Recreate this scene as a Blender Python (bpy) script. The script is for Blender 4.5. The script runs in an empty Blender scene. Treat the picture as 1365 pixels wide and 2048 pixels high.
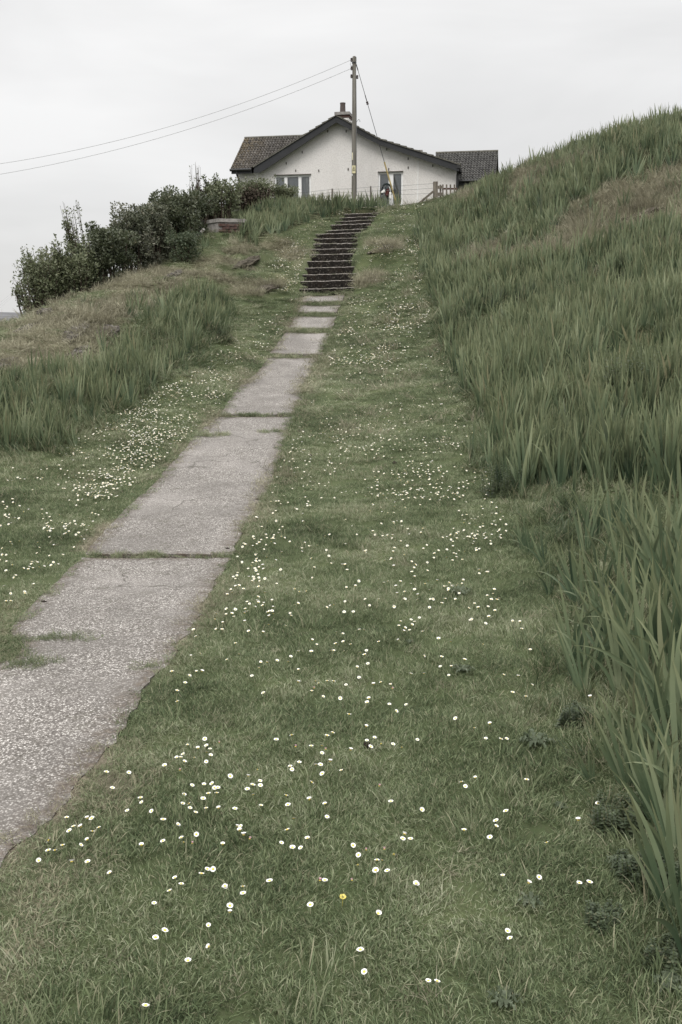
import bpy, bmesh, math, random
import numpy as np
from mathutils import Vector, Matrix, Euler
from mathutils.geometry import tessellate_polygon

rng = np.random.default_rng(11)
random.seed(5)
S = bpy.context.scene
COL = S.collection

# ------------------------------------------------------------------ camera
FPX, PITCH, EYE = 1991.0, math.radians(10.64), 1.6
cd = bpy.data.cameras.new("camera")
cam = bpy.data.objects.new("camera", cd); COL.objects.link(cam)
cd.sensor_fit = 'HORIZONTAL'; cd.sensor_width = 24.0; cd.lens = 24.0 * FPX / 1365.0
cd.clip_start = 0.05; cd.clip_end = 20000
cam.location = (0, 0, EYE); cam.rotation_euler = (math.radians(90) - PITCH, 0, 0)
S.camera = cam

# ------------------------------------------------------------------ world: overcast
SUN_EL, SUN_AZ = 52.0, 200.0
W = bpy.data.worlds.new("World"); S.world = W; W.use_nodes = True
nt = W.node_tree; nt.nodes.clear()
def N(t, typ, **k):
    n = t.nodes.new(typ)
    for a, b in k.items(): setattr(n, a, b)
    return n
out = N(nt, 'ShaderNodeOutputWorld')
sky = N(nt, 'ShaderNodeTexSky', sky_type='NISHITA', sun_disc=False)
sky.sun_elevation = math.radians(SUN_EL); sky.sun_rotation = math.radians(SUN_AZ)
bg1 = N(nt, 'ShaderNodeBackground'); bg1.inputs[1].default_value = 0.1
nt.links.new(sky.outputs[0], bg1.inputs[0])
tc = N(nt, 'ShaderNodeTexCoord')
sep = N(nt, 'ShaderNodeSeparateXYZ'); nt.links.new(tc.outputs['Generated'], sep.inputs[0])
mr = N(nt, 'ShaderNodeFloatCurve'); nt.links.new(sep.outputs[2], mr.inputs['Value'])
cv = mr.mapping.curves[0]; cv.points[0].location = (0.0, .190); cv.points[1].location = (1.0, .62)
for q in ((.12, .190), (.22, .205), (.32, .235), (.6, .46)): cv.points.new(*q)
mr.mapping.update()
m4 = N(nt, 'ShaderNodeMath', operation='MULTIPLY'); m4.inputs[1].default_value = 3.5; nt.links.new(mr.outputs[0], m4.inputs[0]); mr = m4
mpg = N(nt, 'ShaderNodeMapping'); mpg.inputs['Scale'].default_value = (1.0, 1.0, 3.2)
nt.links.new(tc.outputs['Generated'], mpg.inputs[0])
nz = N(nt, 'ShaderNodeTexNoise'); nz.inputs['Scale'].default_value = 1.9; nz.inputs['Detail'].default_value = 5
nz.inputs['Roughness'].default_value = 0.5; nz.inputs['Distortion'].default_value = 0.4
nt.links.new(mpg.outputs[0], nz.inputs['Vector'])
mr2 = N(nt, 'ShaderNodeMapRange'); nt.links.new(nz.outputs[0], mr2.inputs[0])
mr2.inputs[1].default_value = 0.3; mr2.inputs[2].default_value = 0.7
mr2.inputs[3].default_value = 0.80; mr2.inputs[4].default_value = 1.14
mul = N(nt, 'ShaderNodeMath', operation='MULTIPLY')
nt.links.new(mr.outputs[0], mul.inputs[0]); nt.links.new(mr2.outputs[0], mul.inputs[1])
bg2 = N(nt, 'ShaderNodeBackground'); bg2.inputs[0].default_value = (1.0, 0.993, 0.985, 1)
nt.links.new(mul.outputs[0], bg2.inputs[1])
mx = N(nt, 'ShaderNodeMixShader'); mx.inputs[0].default_value = 0.95
nt.links.new(bg1.outputs[0], mx.inputs[1]); nt.links.new(bg2.outputs[0], mx.inputs[2])
nt.links.new(mx.outputs[0], out.inputs[0])

sl = bpy.data.lights.new("sun", 'SUN'); sl.energy = 1.3; sl.angle = math.radians(25); sl.color = (1, 0.97, 0.92)
so = bpy.data.objects.new("sun", sl); COL.objects.link(so)
so.rotation_euler = (math.radians(90 - SUN_EL), 0, math.radians(-SUN_AZ + 180))
S.view_settings.view_transform = 'Standard'; S.view_settings.look = 'None'
S.view_settings.exposure = 0.28; S.view_settings.gamma = 1.0; S.view_settings.use_curve_mapping = False
S.render.engine = 'CYCLES'
S.cycles.max_bounces = 5; S.cycles.diffuse_bounces = 3; S.cycles.glossy_bounces = 2
S.cycles.transparent_max_bounces = 8; S.cycles.caustics_reflective = False; S.cycles.caustics_refractive = False
S.cycles.use_denoising = True

# ------------------------------------------------------------------ helpers
SP, CP = math.sin(PITCH), math.cos(PITCH)
def raydir(px, py):
    xc = (px - 682.5) / FPX; yc = (1024 - py) / FPX
    return np.array([xc, CP + yc * SP, -SP + yc * CP])
def C(px, py, Y):
    d = raydir(px, py); return np.array([0, 0, EYE]) + d * (Y / d[1])
def Cz(px, py, z):
    d = raydir(px, py); return np.array([0, 0, EYE]) + d * ((z - EYE) / d[2])

def hsh(ix, iy, s):
    n = (ix.astype(np.int64) * 374761393 + iy.astype(np.int64) * 668265263 + s * 1442695041) & 0xffffffff
    n = ((n ^ (n >> 13)) * 1274126177) & 0xffffffff
    return ((n ^ (n >> 16)) & 0xffff) / 65535.0
def vnoise(x, y, s=0):
    x = np.asarray(x, float); y = np.asarray(y, float)
    ix = np.floor(x); iy = np.floor(y); fx = x - ix; fy = y - iy
    fx = fx * fx * (3 - 2 * fx); fy = fy * fy * (3 - 2 * fy)
    a = hsh(ix, iy, s); b = hsh(ix + 1, iy, s); c = hsh(ix, iy + 1, s); d = hsh(ix + 1, iy + 1, s)
    return (a * (1 - fx) + b * fx) * (1 - fy) + (c * (1 - fx) + d * fx) * fy
def fbm(x, y, s=0, o=4):
    r = 0; a = 0.5
    for k in range(o):
        r = r + a * vnoise(x * 2 ** k + 13.7 * k, y * 2 ** k + 7.1 * k, s + k); a *= .5
    return r / (1 - .5 ** o)
def smooth(e0, e1, x):
    t = np.clip((x - e0) / (e1 - e0), 0, 1); return t * t * (3 - 2 * t)
def inpoly(x, y, P):
    x = np.asarray(x); y = np.asarray(y); c = np.zeros(x.shape, bool); n = len(P); j = n - 1
    for i in range(n):
        xi, yi = P[i][0], P[i][1]; xj, yj = P[j][0], P[j][1]
        if yi != yj:
            c ^= ((yi > y) != (yj > y)) & (x < (xj - xi) * (y - yi) / (yj - yi) + xi)
        j = i
    return c
def pdist(x, y, P):
    """signed distance to polygon: positive inside"""
    x = np.asarray(x, float); y = np.asarray(y, float); d = np.full(x.shape, 1e9); n = len(P)
    for i in range(n):
        ax, ay = P[i][:2]; bx, by = P[(i + 1) % n][:2]
        l = max((bx - ax) ** 2 + (by - ay) ** 2, 1e-9)
        t = np.clip(((x - ax) * (bx - ax) + (y - ay) * (by - ay)) / l, 0, 1)
        d = np.minimum(d, np.hypot(x - ax - t * (bx - ax), y - ay - t * (by - ay)))
    return np.where(inpoly(x, y, P), d, -d)

# ------------------------------------------------------------------ measured staircase (left px, right px, y left, y right)
ST = []
for (a, b, yl, yr) in [(250, 820, 1012, 990), (260, 850, 925, 905), (285, 850, 848, 832), (315, 850, 768, 755), (338, 830, 695, 685),
                       (362, 835, 620, 607), (380, 880, 556, 545), (400, 895, 495, 485), (410, 890, 437, 425), (430, 905, 385, 363),
                       (540, 975, 345, 322), (600, 1015, 280, 262), (648, 1050, 240, 222), (700, 1070, 198, 180), (745, 1120, 155, 140)]:
    ST.append((560 + a / 5.69, 560 + b / 5.69, 400 + yl / 5.69, 400 + yr / 5.69))
NS = len(ST)
STY = [26.1 + (34.2 - 26.1) * i / (NS - 1) for i in range(NS)]
STW = [(C(l, yl, Y), C(r, yr, Y - 0.12)) for (l, r, yl, yr), Y in zip(ST, STY)]

# ------------------------------------------------------------------ terrain control points (pixel, pixel, distance)
ctrl = []
def cp(*a):
    for q in a: ctrl.append(C(*q))
cp((0, 2048, 2.05), (682, 2048, 2.06), (1200, 2048, 2.08), (1365, 2030, 2.15))
for X in (-3, -1, 1): ctrl.append(np.array([X, 0.0, 0.0])); ctrl.append(np.array([X, -3.0, -0.05]))
ctrl += [np.array([3.5, 0, .5]), np.array([3.5, 3, .75]), np.array([5, 6, 1.5]), np.array([8, 8, 3.0]), np.array([9, 14, 4.0]), np.array([14, 20, 6.8]),
         np.array([14, 8, 5.0]), np.array([8, 0, 2.5]), np.array([14, 30, 7.8])]
ctrl += [np.array([X, Y, z]) for X, Y, z in [(-6, 2, -.3), (-6, 6, 0), (-8, 10, .3), (-10, 14, .3), (-12, 18, -.2), (-12, 5, -.8), (-11, 22, -.5),
         (-11, 26, -.8), (-9.5, 27, .2), (-8.5, 30, .6), (-8, 34, 1.5), (-12, 34, -2), (-7.5, 40, 2.5), (-12, 44, -2)]]
for py, Y in [(1240, 5.3), (1115, 7.0), (975, 9.7), (900, 11.4), (835, 13.5), (770, 16.2), (716, 19.4), (664, 22.0), (632, 23.7), (608, 24.9), (590, 25.8)]:
    w = 0.55
    d = C(682, py, Y)
    for X in (-1.9, -1.3, -.7) if Y < 14 else (-1.4, -.9, -.3):
        ctrl.append(np.array([X + (0.25 if Y > 20 else 0), Y, d[2]]))
for (L, R) in STW:
    ctrl.append(L + [-.12, 0.1, -.02]); ctrl.append(R + [.12, 0.1, -.02])
cp((700, 1240, 5.2), (1000, 1240, 5.25), (700, 1115, 6.9), (980, 1115, 6.7), (750, 975, 9.4), (930, 975, 9.0), (700, 835, 13.2), (850, 835, 12.8),
   (760, 716, 18.6), (850, 716, 18.0), (740, 632, 23.0), (830, 640, 21.5), (830, 560, 25.0), (790, 470, 30.5), (840, 430, 32.8), (800, 414, 35.2))
cp((1365, 285, 26), (1130, 328, 29), (1000, 358, 32), (930, 388, 34.0), (1365, 420, 22), (1100, 450, 25), (930, 450, 29), (1365, 550, 17), (1100, 560, 20), (880, 560, 24),
   (1365, 700, 12.5), (1150, 700, 14.5), (900, 710, 17.5), (1365, 850, 9.5), (1150, 850, 10.5), (960, 850, 12), (1365, 1000, 7), (1150, 1000, 7.8), (1000, 1000, 8.6),
   (1365, 1200, 5), (1110, 1200, 5.6), (1365, 1500, 3.4), (1150, 1500, 3.55), (1365, 1800, 2.6), (900, 1500, 3.58))
ctrl += [np.array([9.5, 31, 7.1]), np.array([7, 34, 6.7]), np.array([5, 37, 6.1]), np.array([9, 42, 6.3])]
cp((0, 662, 21), (60, 632, 21.8), (120, 608, 22.7), (200, 578, 24), (300, 540, 26), (400, 500, 28), (300, 640, 19), (200, 700, 16.6), (0, 750, 13.8), (200, 790, 13.9), (100, 900, 10.9), (0, 900, 10.7),
   (0, 1000, 8.7), (200, 1000, 8.9), (0, 1240, 5.35), (300, 840, 12.8), (400, 725, 18), (450, 640, 22.3), (550, 560, 26), (500, 510, 28), (560, 470, 30.5), (620, 435, 33), (430, 545, 26), (480, 455, 30.5), (590, 412, 33.8),
   (690, 412, 35.4),    (400, 474, 30.0), (425, 478, 29.6), (450, 474, 29.7), (480, 468, 30.0))
ctrl += [np.array([X, Y, z]) for X, Y, z in [(-6.6, 24.6, 1.9), (-5.6, 27, 2.7), (-4.8, 29.5, 3.35), (-3.9, 32, 4.3), (-6.2, 30, 2.2), (-5.5, 34, 4.2), (-5, 37, 5.4)]]
for X in (-3, 0, 3, 5): ctrl.append(np.array([X, 37.2, 5.72])); ctrl.append(np.array([X, 46, 5.7]))
ctrl = np.array(ctrl)
def tps_fit(P, lam=0.004):
    n = len(P); d = np.hypot(P[:, None, 0] - P[None, :, 0], P[:, None, 1] - P[None, :, 1]) + 1e-9
    K = d * d * np.log(d) + lam * np.eye(n) * n * .2
    A = np.zeros((n + 3, n + 3)); A[:n, :n] = K; A[:n, n] = 1; A[:n, n + 1:n + 3] = P[:, :2]; A[n, :n] = 1; A[n + 1:, :n] = P[:, :2].T
    b = np.zeros(n + 3); b[:n] = P[:, 2]
    return np.linalg.solve(A, b)
wts = tps_fit(ctrl)
def tps(x, y):
    r = wts[-3] + wts[-2] * x + wts[-1] * y
    for (cx, cy, _), w in zip(ctrl, wts[:-3]):
        d2 = (x - cx) ** 2 + (y - cy) ** 2 + 1e-12
        r = r + w * .5 * d2 * np.log(d2)
    return r
# grid lines
gx = np.concatenate([-np.geomspace(9000, 13.2, 26), np.arange(-13, 14.01, 0.085), np.geomspace(14.2, 9000, 26)])
ys = [-3.0]
while ys[-1] < 48: ys.append(ys[-1] + max(0.045, min(0.13, 0.012 * max(ys[-1], 0))))
gy = np.concatenate([-np.geomspace(6000, 3.3, 20), np.array(ys), np.geomspace(48.5, 12000, 34)])
GX, GY = np.meshgrid(gx, gy)
cX = np.clip(GX, -13, 14); cY = np.clip(GY, -3, 48)
BASE = tps(cX, cY)
dist = np.hypot(GX - cX, GY - cY)
BASE = BASE * (1 - smooth(1, 40, dist)) + (-14.0) * smooth(1, 40, dist)
def bil(G, x, y):
    x = np.asarray(x, float); y = np.asarray(y, float)
    i = np.clip(np.searchsorted(gx, x) - 1, 0, len(gx) - 2); j = np.clip(np.searchsorted(gy, y) - 1, 0, len(gy) - 2)
    u = np.clip((x - gx[i]) / (gx[i + 1] - gx[i]), 0, 1); v = np.clip((y - gy[j]) / (gy[j + 1] - gy[j]), 0, 1)
    return (G[j, i] * (1 - u) + G[j, i + 1] * u) * (1 - v) + (G[j + 1, i] * (1 - u) + G[j + 1, i + 1] * u) * v
def ground_on(G, px, py, y0=1.6, y1=46):
    """first meeting of the view rays with height field G -> (N,3) and hit flag"""
    px = np.atleast_1d(np.asarray(px, float)); py = np.atleast_1d(np.asarray(py, float))
    d = np.stack([(px - 682.5) / FPX, CP + (1024 - py) / FPX * SP, -SP + (1024 - py) / FPX * CP], 1)
    Yk = np.concatenate([np.arange(y0, 10, .03), np.arange(10, y1, .06)])
    t = Yk[None, :] / d[:, 1:2]
    X = d[:, 0:1] * t; Z = EYE + d[:, 2:3] * t
    h = bil(G, X, np.broadcast_to(Yk, X.shape))
    below = Z < h; hit = below.any(1); k = np.argmax(below, 1); k = np.where(hit, k, len(Yk) - 1)
    r = np.arange(len(px)); return np.stack([X[r, k], Yk[k], h[r, k]], 1), hit
def zone(pts, extra=()):
    P, h = ground_on(BASE, [p[0] for p in pts], [p[1] for p in pts])
    return [tuple(q[:2]) for q in P] + list(extra)

# path edges in the world
def edge(pts):
    P, _ = ground_on(BASE, [p[0] for p in pts], [p[1] for p in pts]); return P[:, 1], P[:, 0]
eLy, eLx = edge([(35, 1240), (170, 1110), (225, 1045), (325, 950), (400, 865), (437, 832), (495, 760), (540, 712), (575, 662), (597, 625), (607, 597)])
eRy, eRx = edge([(60, 1668), (100, 1632), (240, 1480), (300, 1390), (395, 1245), (470, 1110), (500, 1050), (545, 965), (575, 880), (592, 832), (620, 765), (645, 712), (665, 662), (678, 622), (690, 597)])
eLy = np.concatenate([[0, 4.6], eLy]); eLx = np.concatenate([[-2.0, -1.86], eLx])
eRy = np.concatenate([[0, 2.6], eRy]); eRx = np.concatenate([[-1.05, -1.03], eRx])
def pathL(y): return np.interp(y, eLy, eLx)
def pathR(y): return np.interp(y, eRy, eRx)
PY1 = ground_on(BASE, [648], [594])[0][0][1]
def path_in(x, y):
    """signed distance inside path (positive inside)"""
    return np.where(y < PY1, np.minimum(x - pathL(y), pathR(y) - x), -1.0)
sLx = np.array([L[0] for L, R in STW]); sRx = np.array([R[0] for L, R in STW]); sY = np.array(STY); sZ = np.array([(L[2] + R[2]) / 2 for L, R in STW])
def stair_in(x, y):
    yy = np.clip(y, sY[0], sY[-1])
    return np.where((y > sY[0] - .35) & (y < sY[-1] + .75), np.minimum(x - np.interp(yy, sY, sLx), np.interp(yy, sY, sRx) - x), -1.0)

# zones
Z_IR = zone([(838, 440), (838, 490), (852, 560), (872, 640), (884, 700), (930, 760), (955, 830), (968, 900), (985, 985), (1050, 1010), (1110, 1070), (1125, 1200), (1125, 1330), (1180, 1440), (1240, 1560), (1310, 1680), (1365, 1850)],
            [(2.6, 1.0), (13, 1.0), (13, 30), (9, 32), (6.3, 35), (4.4, 35.5), (3.7, 34.2)])
Z_IRGAP = zone([(1010, 1010), (1150, 965), (1365, 985), (1500, 1010), (1500, 1060), (1365, 1070), (1200, 1065), (1110, 1080)])
Z_IL = zone([(-300, 770), (0, 755), (60, 745), (120, 740), (190, 718), (235, 690), (285, 640), (335, 605), (385, 590), (435, 592), (462, 605), (455, 655), (405, 705), (375, 740), (292, 795), (232, 825), (180, 855), (130, 892), (80, 905), (0, 915), (-300, 950)])
Z_ILS = zone([(150, 610), (200, 595), (300, 590), (360, 585), (335, 610), (285, 645), (240, 690), (180, 650)])
Z_BELT = zone([(165, 592), (240, 560), (350, 512), (400, 500), (440, 492), (520, 478), (560, 466), (620, 442)],
              [tuple(C(680, 428, 34.0)[:2]), tuple(C(740, 421, 34.7)[:2]), tuple(C(800, 419, 34.9)[:2]), (2.2, 36.2), (0.2, 36.4), (-1.5, 35.6), (-3.2, 33.5), (-4.3, 31.0), (-5.1, 29.0), (-5.8, 26.6), (-6.4, 25.0)])
Z_DRY = zone([(-200, 745), (-200, 690), (0, 665), (60, 634), (120, 610), (240, 565), (350, 530), (480, 480), (560, 475), (612, 500), (600, 550), (520, 590), (440, 590), (330, 600), (235, 690), (120, 740), (0, 750)])
Z_DRY2 = zone([(1200, 470), (1300, 425), (1365, 405), (1420, 400), (1420, 440), (1330, 470), (1250, 500), (1180, 520), (1080, 520), (1090, 490)])
dead_c = ground_on(BASE, [975, 1180, 1090, 1310, 1060, 940, 770, 745], [510, 455, 505, 400, 365, 395, 510, 560])[0]
dead_r = [.95, 1.25, .95, 1.5, 1.1, .6, .5, .45]
print("dead", dead_c.round(2).tolist())

ROCKS = [tuple(q[:2]) for q in ground_on(BASE, [154, 155, 214, 14, 14, 155], [670, 710, 668, 734, 744, 722])[0]]
def zones(x, y):
    """per point: iris density, dryness, thatch"""
    warp = (fbm(x * .9, y * .9, 3) - .5) * 1.0
    wn = (fbm(x * 2.1, y * 2.1, 8, 3) - .5)
    near = np.clip(y / 12, .25, 1)
    ir = smooth(-.12, .25, pdist(x, y, Z_IR) + warp * .5 * near)
    gap = smooth(-.1, .2, pdist(x, y, Z_IRGAP) + warp * .2)
    ir = ir * (1 - .92 * gap)
    ir = ir * np.where(y < 6.5, .30 + .45 * smooth(1.5, 2.4, x), 1)
    il = smooth(-.1, .3, pdist(x, y, Z_IL) + warp * .8 * near)
    il = np.maximum(il, .22 * smooth(-.1, .4, pdist(x, y, Z_ILS) + wn))
    be = smooth(-.1, .2, pdist(x, y, Z_BELT) + warp * .35)
    be = be * (0.8 + .2 * smooth(-3.5, -2.2, x)) * (1 - ((x > -5.0) & (x < -2.9) & (y > 28.6) & (y < 31.6)))
    dr = smooth(-.4, .5, pdist(x, y, Z_DRY) + warp)
    dry = dr * smooth(.36, .54, fbm(x * .9 + 3, y * 1.5, 21, 4)) * .95 + dr * .10
    dry = dry * (1 - .85 * smooth(-.2, .3, be))
    d2 = smooth(-.3, .4, pdist(x, y, Z_DRY2) + warp)
    dry = np.maximum(dry, d2 * .8)
    for (cx, cy, cz), r in zip(dead_c, dead_r):
        dd = np.hypot(x - cx, (y - cy) * .6) / r + wn * .9
        k = smooth(1.1, .5, dd); dry = np.maximum(dry, k * .8); ir = ir * (1 - .85 * k)
    ir = ir * (1 - .8 * d2)
    # broad brownish cast in the right bank
    bank = smooth(0, .5, pdist(x, y, Z_IR))
    dry = np.maximum(dry, bank * smooth(.55, .75, fbm(x * .35, y * .35, 44, 3)) * .55)
    for (cx, cy) in ROCKS: il = il * smooth(.35, .75, np.hypot(x - cx, (y - cy - .1) * .7)); be = be * smooth(.2, .5, np.hypot(x - cx, y - cy))
    iris = np.maximum(np.maximum(ir, il), be)
    pin = path_in(x, y); sin_ = stair_in(x, y)
    th = smooth(-.16 - .12 * wn, -.02, pin) * smooth(.38, .62, fbm(x * 3 + 5, y * 1.3, 31, 3))
    rn = smooth(-.34, -.05, path_in(x, y)) * (y < 3.7) * smooth(0, .2, x - pathR(y) + .25) * smooth(.35, .55, fbm(x * 4, y * 4, 37, 3))
    th = np.maximum(th, rn * .8)
    return iris, dry, th, pin, sin_

IRIS, DRY, TH, PIN, SIN = zones(GX, GY)
hump = np.zeros_like(GX)
for (cx, cy, r, a, sx) in [(1.05, 28.1, .75, .42, 1.0), (1.55, 30.2, .9, .22, 1.3)]:
    hump += a * np.exp(-(((GX - cx) / sx) ** 2 + (GY - cy) ** 2) / r ** 2)
terr = (fbm(GX * .5, GY * .8 + GX * .4, 61, 4) - .5)
HG = BASE + hump
calm = smooth(.02, .5, -PIN) * smooth(.02, .5, -SIN)
HG += calm * ((fbm(GX * 1.2, GY * 1.2, 50, 4) - .5) * (.05 + .09 * smooth(8, 20, GY)) + (fbm(GX * 5, GY * 5, 55, 3) - .5) * .035)
zd = smooth(-.4, .6, pdist(GX, GY, Z_DRY))
HG += calm * zd * (np.abs(terr) * -.7 + np.abs(fbm(GX * 1.6, GY * 2.2, 66, 3) - .5) * -.6 + .05)
HG += smooth(0, .6, pdist(GX, GY, Z_IR)) * (fbm(GX * .8, GY * .8, 71, 4) - .5) * .25 * smooth(5, 10, GY)
HG -= smooth(.04, .14, PIN) * 0.03
HG -= smooth(-.02, .06, SIN) * 0.28
GH = HG
def H(x, y): return bil(GH, x, y)
def ground_at(px, py): return ground_on(GH, px, py)

# ------------------------------------------------------------------ materials
MATS = {}
class MB_:
    def __init__(s, name):
        s.m = bpy.data.materials.new(name); s.m.use_nodes = True; s.t = s.m.node_tree; s.t.nodes.clear()
        s.out = s.n('ShaderNodeOutputMaterial'); s.p = s.n('ShaderNodeBsdfPrincipled'); s.l(s.p.outputs[0], s.out.inputs[0])
        s.geo = None
    def n(s, typ, **k): return N(s.t, typ, **k)
    def l(s, a, b): s.t.links.new(a, b)
    def pos(s):
        if s.geo is None: s.geo = s.n('ShaderNodeNewGeometry')
        return s.geo.outputs['Position']
    def obj(s):
        return s.n('ShaderNodeTexCoord').outputs['Object']
    def noise(s, scale, detail=4, rough=.55, vec=None, stretch=None):
        v = vec or s.pos()
        if stretch:
            mp = s.n('ShaderNodeMapping'); mp.inputs['Scale'].default_value = stretch; s.l(v, mp.inputs[0]); v = mp.outputs[0]
        q = s.n('ShaderNodeTexNoise'); q.inputs['Scale'].default_value = scale; q.inputs['Detail'].default_value = detail; q.inputs['Roughness'].default_value = rough
        s.l(v, q.inputs['Vector']); return q.outputs[0]
    def ramp(s, fac, stops, interp='LINEAR'):
        r = s.n('ShaderNodeValToRGB'); r.color_ramp.interpolation = interp; s.l(fac, r.inputs[0])
        e = r.color_ramp.elements
        while len(e) < len(stops): e.new(.5)
        for k, (p, c) in enumerate(stops):
            e[k].position = p; e[k].color = (*c, 1) if hasattr(c, '__len__') else (c, c, c, 1)
        return r.outputs[0]
    def mix(s, fac, a, b, mode='MIX'):
        q = s.n('ShaderNodeMix', data_type='RGBA', blend_type=mode)
        for v, i in ((fac, 0), (a, 6), (b, 7)):
            if hasattr(v, 'is_linked') or hasattr(v, 'links'): s.l(v, q.inputs[i])
            elif i == 0: q.inputs[0].default_value = v
            else: q.inputs[i].default_value = (*v, 1)
        return q.outputs[2]
    def math(s, op, a, b=None):
        q = s.n('ShaderNodeMath', operation=op)
        for i, v in enumerate((a, b)):
            if v is None: continue
            if isinstance(v, (int, float)): q.inputs[i].default_value = v
            else: s.l(v, q.inputs[i])
        return q.outputs[0]
    def attr(s, name, typ='GEOMETRY'):
        q = s.n('ShaderNodeAttribute', attribute_name=name, attribute_type=typ); return q.outputs['Fac']
    def bump(s, h, strength=.4, dist=.01):
        b = s.n('ShaderNodeBump'); b.inputs['Strength'].default_value = strength; b.inputs['Distance'].default_value = dist
        s.l(h, b.inputs['Height']); s.l(b.outputs[0], s.p.inputs['Normal'])
    def base(s, c, rough=.8, spec=.3):
        if hasattr(c, '__len__'): s.p.inputs['Base Color'].default_value = (*c, 1)
        else: s.l(c, s.p.inputs['Base Color'])
        s.p.inputs['Roughness'].default_value = rough; s.p.inputs['Specular IOR Level'].default_value = spec
        return s
def plain(name, c, rough=.7, spec=.3, var=.25, scale=6, bump=0, stretch=None):
    b = MB_(name); n = b.noise(scale, 5, stretch=stretch)
    c = np.array(c)
    b.base(b.ramp(n, [(.3, tuple(c * (1 - var))), (.7, tuple(np.minimum(c * (1 + var), 1)))]), rough, spec)
    if bump: b.bump(b.noise(scale * 5, 4, stretch=stretch), bump, .01)
    return b.m

# ground
b = MB_("turf_ground")
g = b.ramp(b.noise(1.1, 6), [(.3, (.040, .052, .024)), (.5, (.062, .08, .036)), (.7, (.095, .112, .052))])
g = b.mix(b.ramp(b.noise(60, 3), [(.4, 0), (.65, .45)]), g, (.06, .06, .036))
dr = b.ramp(b.noise(9, 5), [(.3, (.11, .098, .066)), (.6, (.22, .20, .14)), (.8, (.31, .285, .205))])
g = b.mix(b.attr('dry'), g, dr)
g = b.mix(b.attr('iris_floor'), g, b.ramp(b.noise(14, 5), [(.35, (.022, .024, .013)), (.6, (.055, .055, .03)), (.8, (.10, .085, .055))]))  # darker brown-green ground colour wherever the irises stand
g = b.mix(b.attr('thatch'), g, b.ramp(b.noise(35, 5), [(.3, (.07, .058, .042)), (.6, (.16, .138, .105)), (.8, (.27, .24, .19))]))
b.base(g, .95, .1); b.bump(b.noise(40, 5), .6, .03)
M_GROUND = b.m

def foliage(name, cols, straw=(.30, .245, .15), spec=.25, rough=.5, trans=.25, tipc=None):
    b = MB_(name)
    oi = b.n('ShaderNodeObjectInfo')
    bt = b.attr('bt')
    r = b.math('FRACT', b.math('ADD', oi.outputs['Random'], b.math('MULTIPLY', bt, 3.7)))
    big = b.ramp(b.noise(1.1, 4), [(.32, 0), (.68, 1)])
    r2 = b.math('ADD', b.math('MULTIPLY', r, .55), b.math('MULTIPLY', big, .45))
    c = b.ramp(r2, [(.12 + .76 * k / (len(cols) - 1), q) for k, q in enumerate(cols)])
    if tipc is not None:
        c = b.mix(b.math('MULTIPLY', b.attr('tip'), .55), c, tipc)
    dry = b.attr('dry', 'INSTANCER')
    k = b.n('ShaderNodeMapRange'); b.l(b.math('SUBTRACT', dry, bt), k.inputs[0]); k.inputs[1].default_value = -.06; k.inputs[2].default_value = .08
    sc = b.mix(b.noise(5, 2), tuple(np.array(straw) * .65), straw)
    c = b.mix(k.outputs[0], c, sc)
    b.base(c, rough, spec)
    tr = b.n('ShaderNodeBsdfTranslucent'); b.l(c, tr.inputs[0])
    m = b.n('ShaderNodeMixShader'); m.inputs[0].default_value = trans
    b.l(b.p.outputs[0], m.inputs[1]); b.l(tr.outputs[0], m.inputs[2]); b.l(m.outputs[0], b.out.inputs[0])
    return b.m
M_GRASS = foliage("grass_blade", [(.044, .062, .032), (.120, .156, .079), (.202, .235, .130), (.37, .375, .27)], spec=.16, rough=.6, trans=.25, straw=(.36, .335, .23))
M_IRIS = foliage("iris_leaf", [(.020, .038, .023), (.064, .098, .055), (.126, .165, .094), (.235, .265, .165)], spec=.28, rough=.45, trans=.18, straw=(.27, .255, .15), tipc=(.25, .25, .13))
M_STRAW = foliage("dead_grass", [(.15, .138, .098), (.26, .243, .172), (.38, .36, .265)], spec=.1, straw=(.36, .32, .24))
M_LEAF = foliage("shrub_leaf", [(.042, .054, .028), (.08, .095, .052), (.14, .15, .10)], spec=.4, rough=.45)
M_LEAFP = foliage("shrub_leaf_pale", [(.055, .065, .038), (.12, .13, .085), (.26, .255, .20)], spec=.4)
M_LEAFO = foliage("shrub_leaf_olive", [(.065, .08, .042), (.13, .148, .08), (.23, .245, .16)], spec=.3)
M_NETTLE = foliage("herb_leaf", [(.04, .055, .032), (.075, .098, .055), (.12, .14, .085)], spec=.3)
M_THISTLE = foliage("thistle_leaf", [(.08, .10, .062), (.12, .145, .095), (.18, .20, .145)], spec=.2)
M_BARK = plain("bark", (.075, .06, .047), .9, .1, .4, 20, .5)

b = MB_("exposed_aggregate")
vo = b.n('ShaderNodeTexVoronoi'); vo.inputs['Scale'].default_value = 120; b.l(b.pos(), vo.inputs['Vector'])
sp = b.n('ShaderNodeSeparateColor'); b.l(vo.outputs['Color'], sp.inputs[0])
c = b.ramp(sp.outputs[0], [(0, (.07, .062, .055)), (.35, (.19, .175, .16)), (.75, (.39, .365, .338)), (1, (.68, .65, .61))])
c = b.mix(b.ramp(vo.outputs['Distance'], [(.35, 0), (.62, .85)]), c, (.10, .09, .08))
big = b.noise(1.7, 5)
c = b.mix(b.ramp(big, [(.38, .5), (.58, 0)]), c, (.12, .11, .10))
c = b.mix(b.ramp(b.noise(7, 6, .7), [(.55, 0), (.68, .5)]), c, (.085, .078, .06))
c = b.mix(b.ramp(b.noise(.9, 3), [(.5, 0), (.7, .35)]), c, (.36, .335, .315))
c = b.mix(b.ramp(b.noise(60, 2), [(.66, 0), (.70, .8)]), c, (.07, .06, .055))
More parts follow.
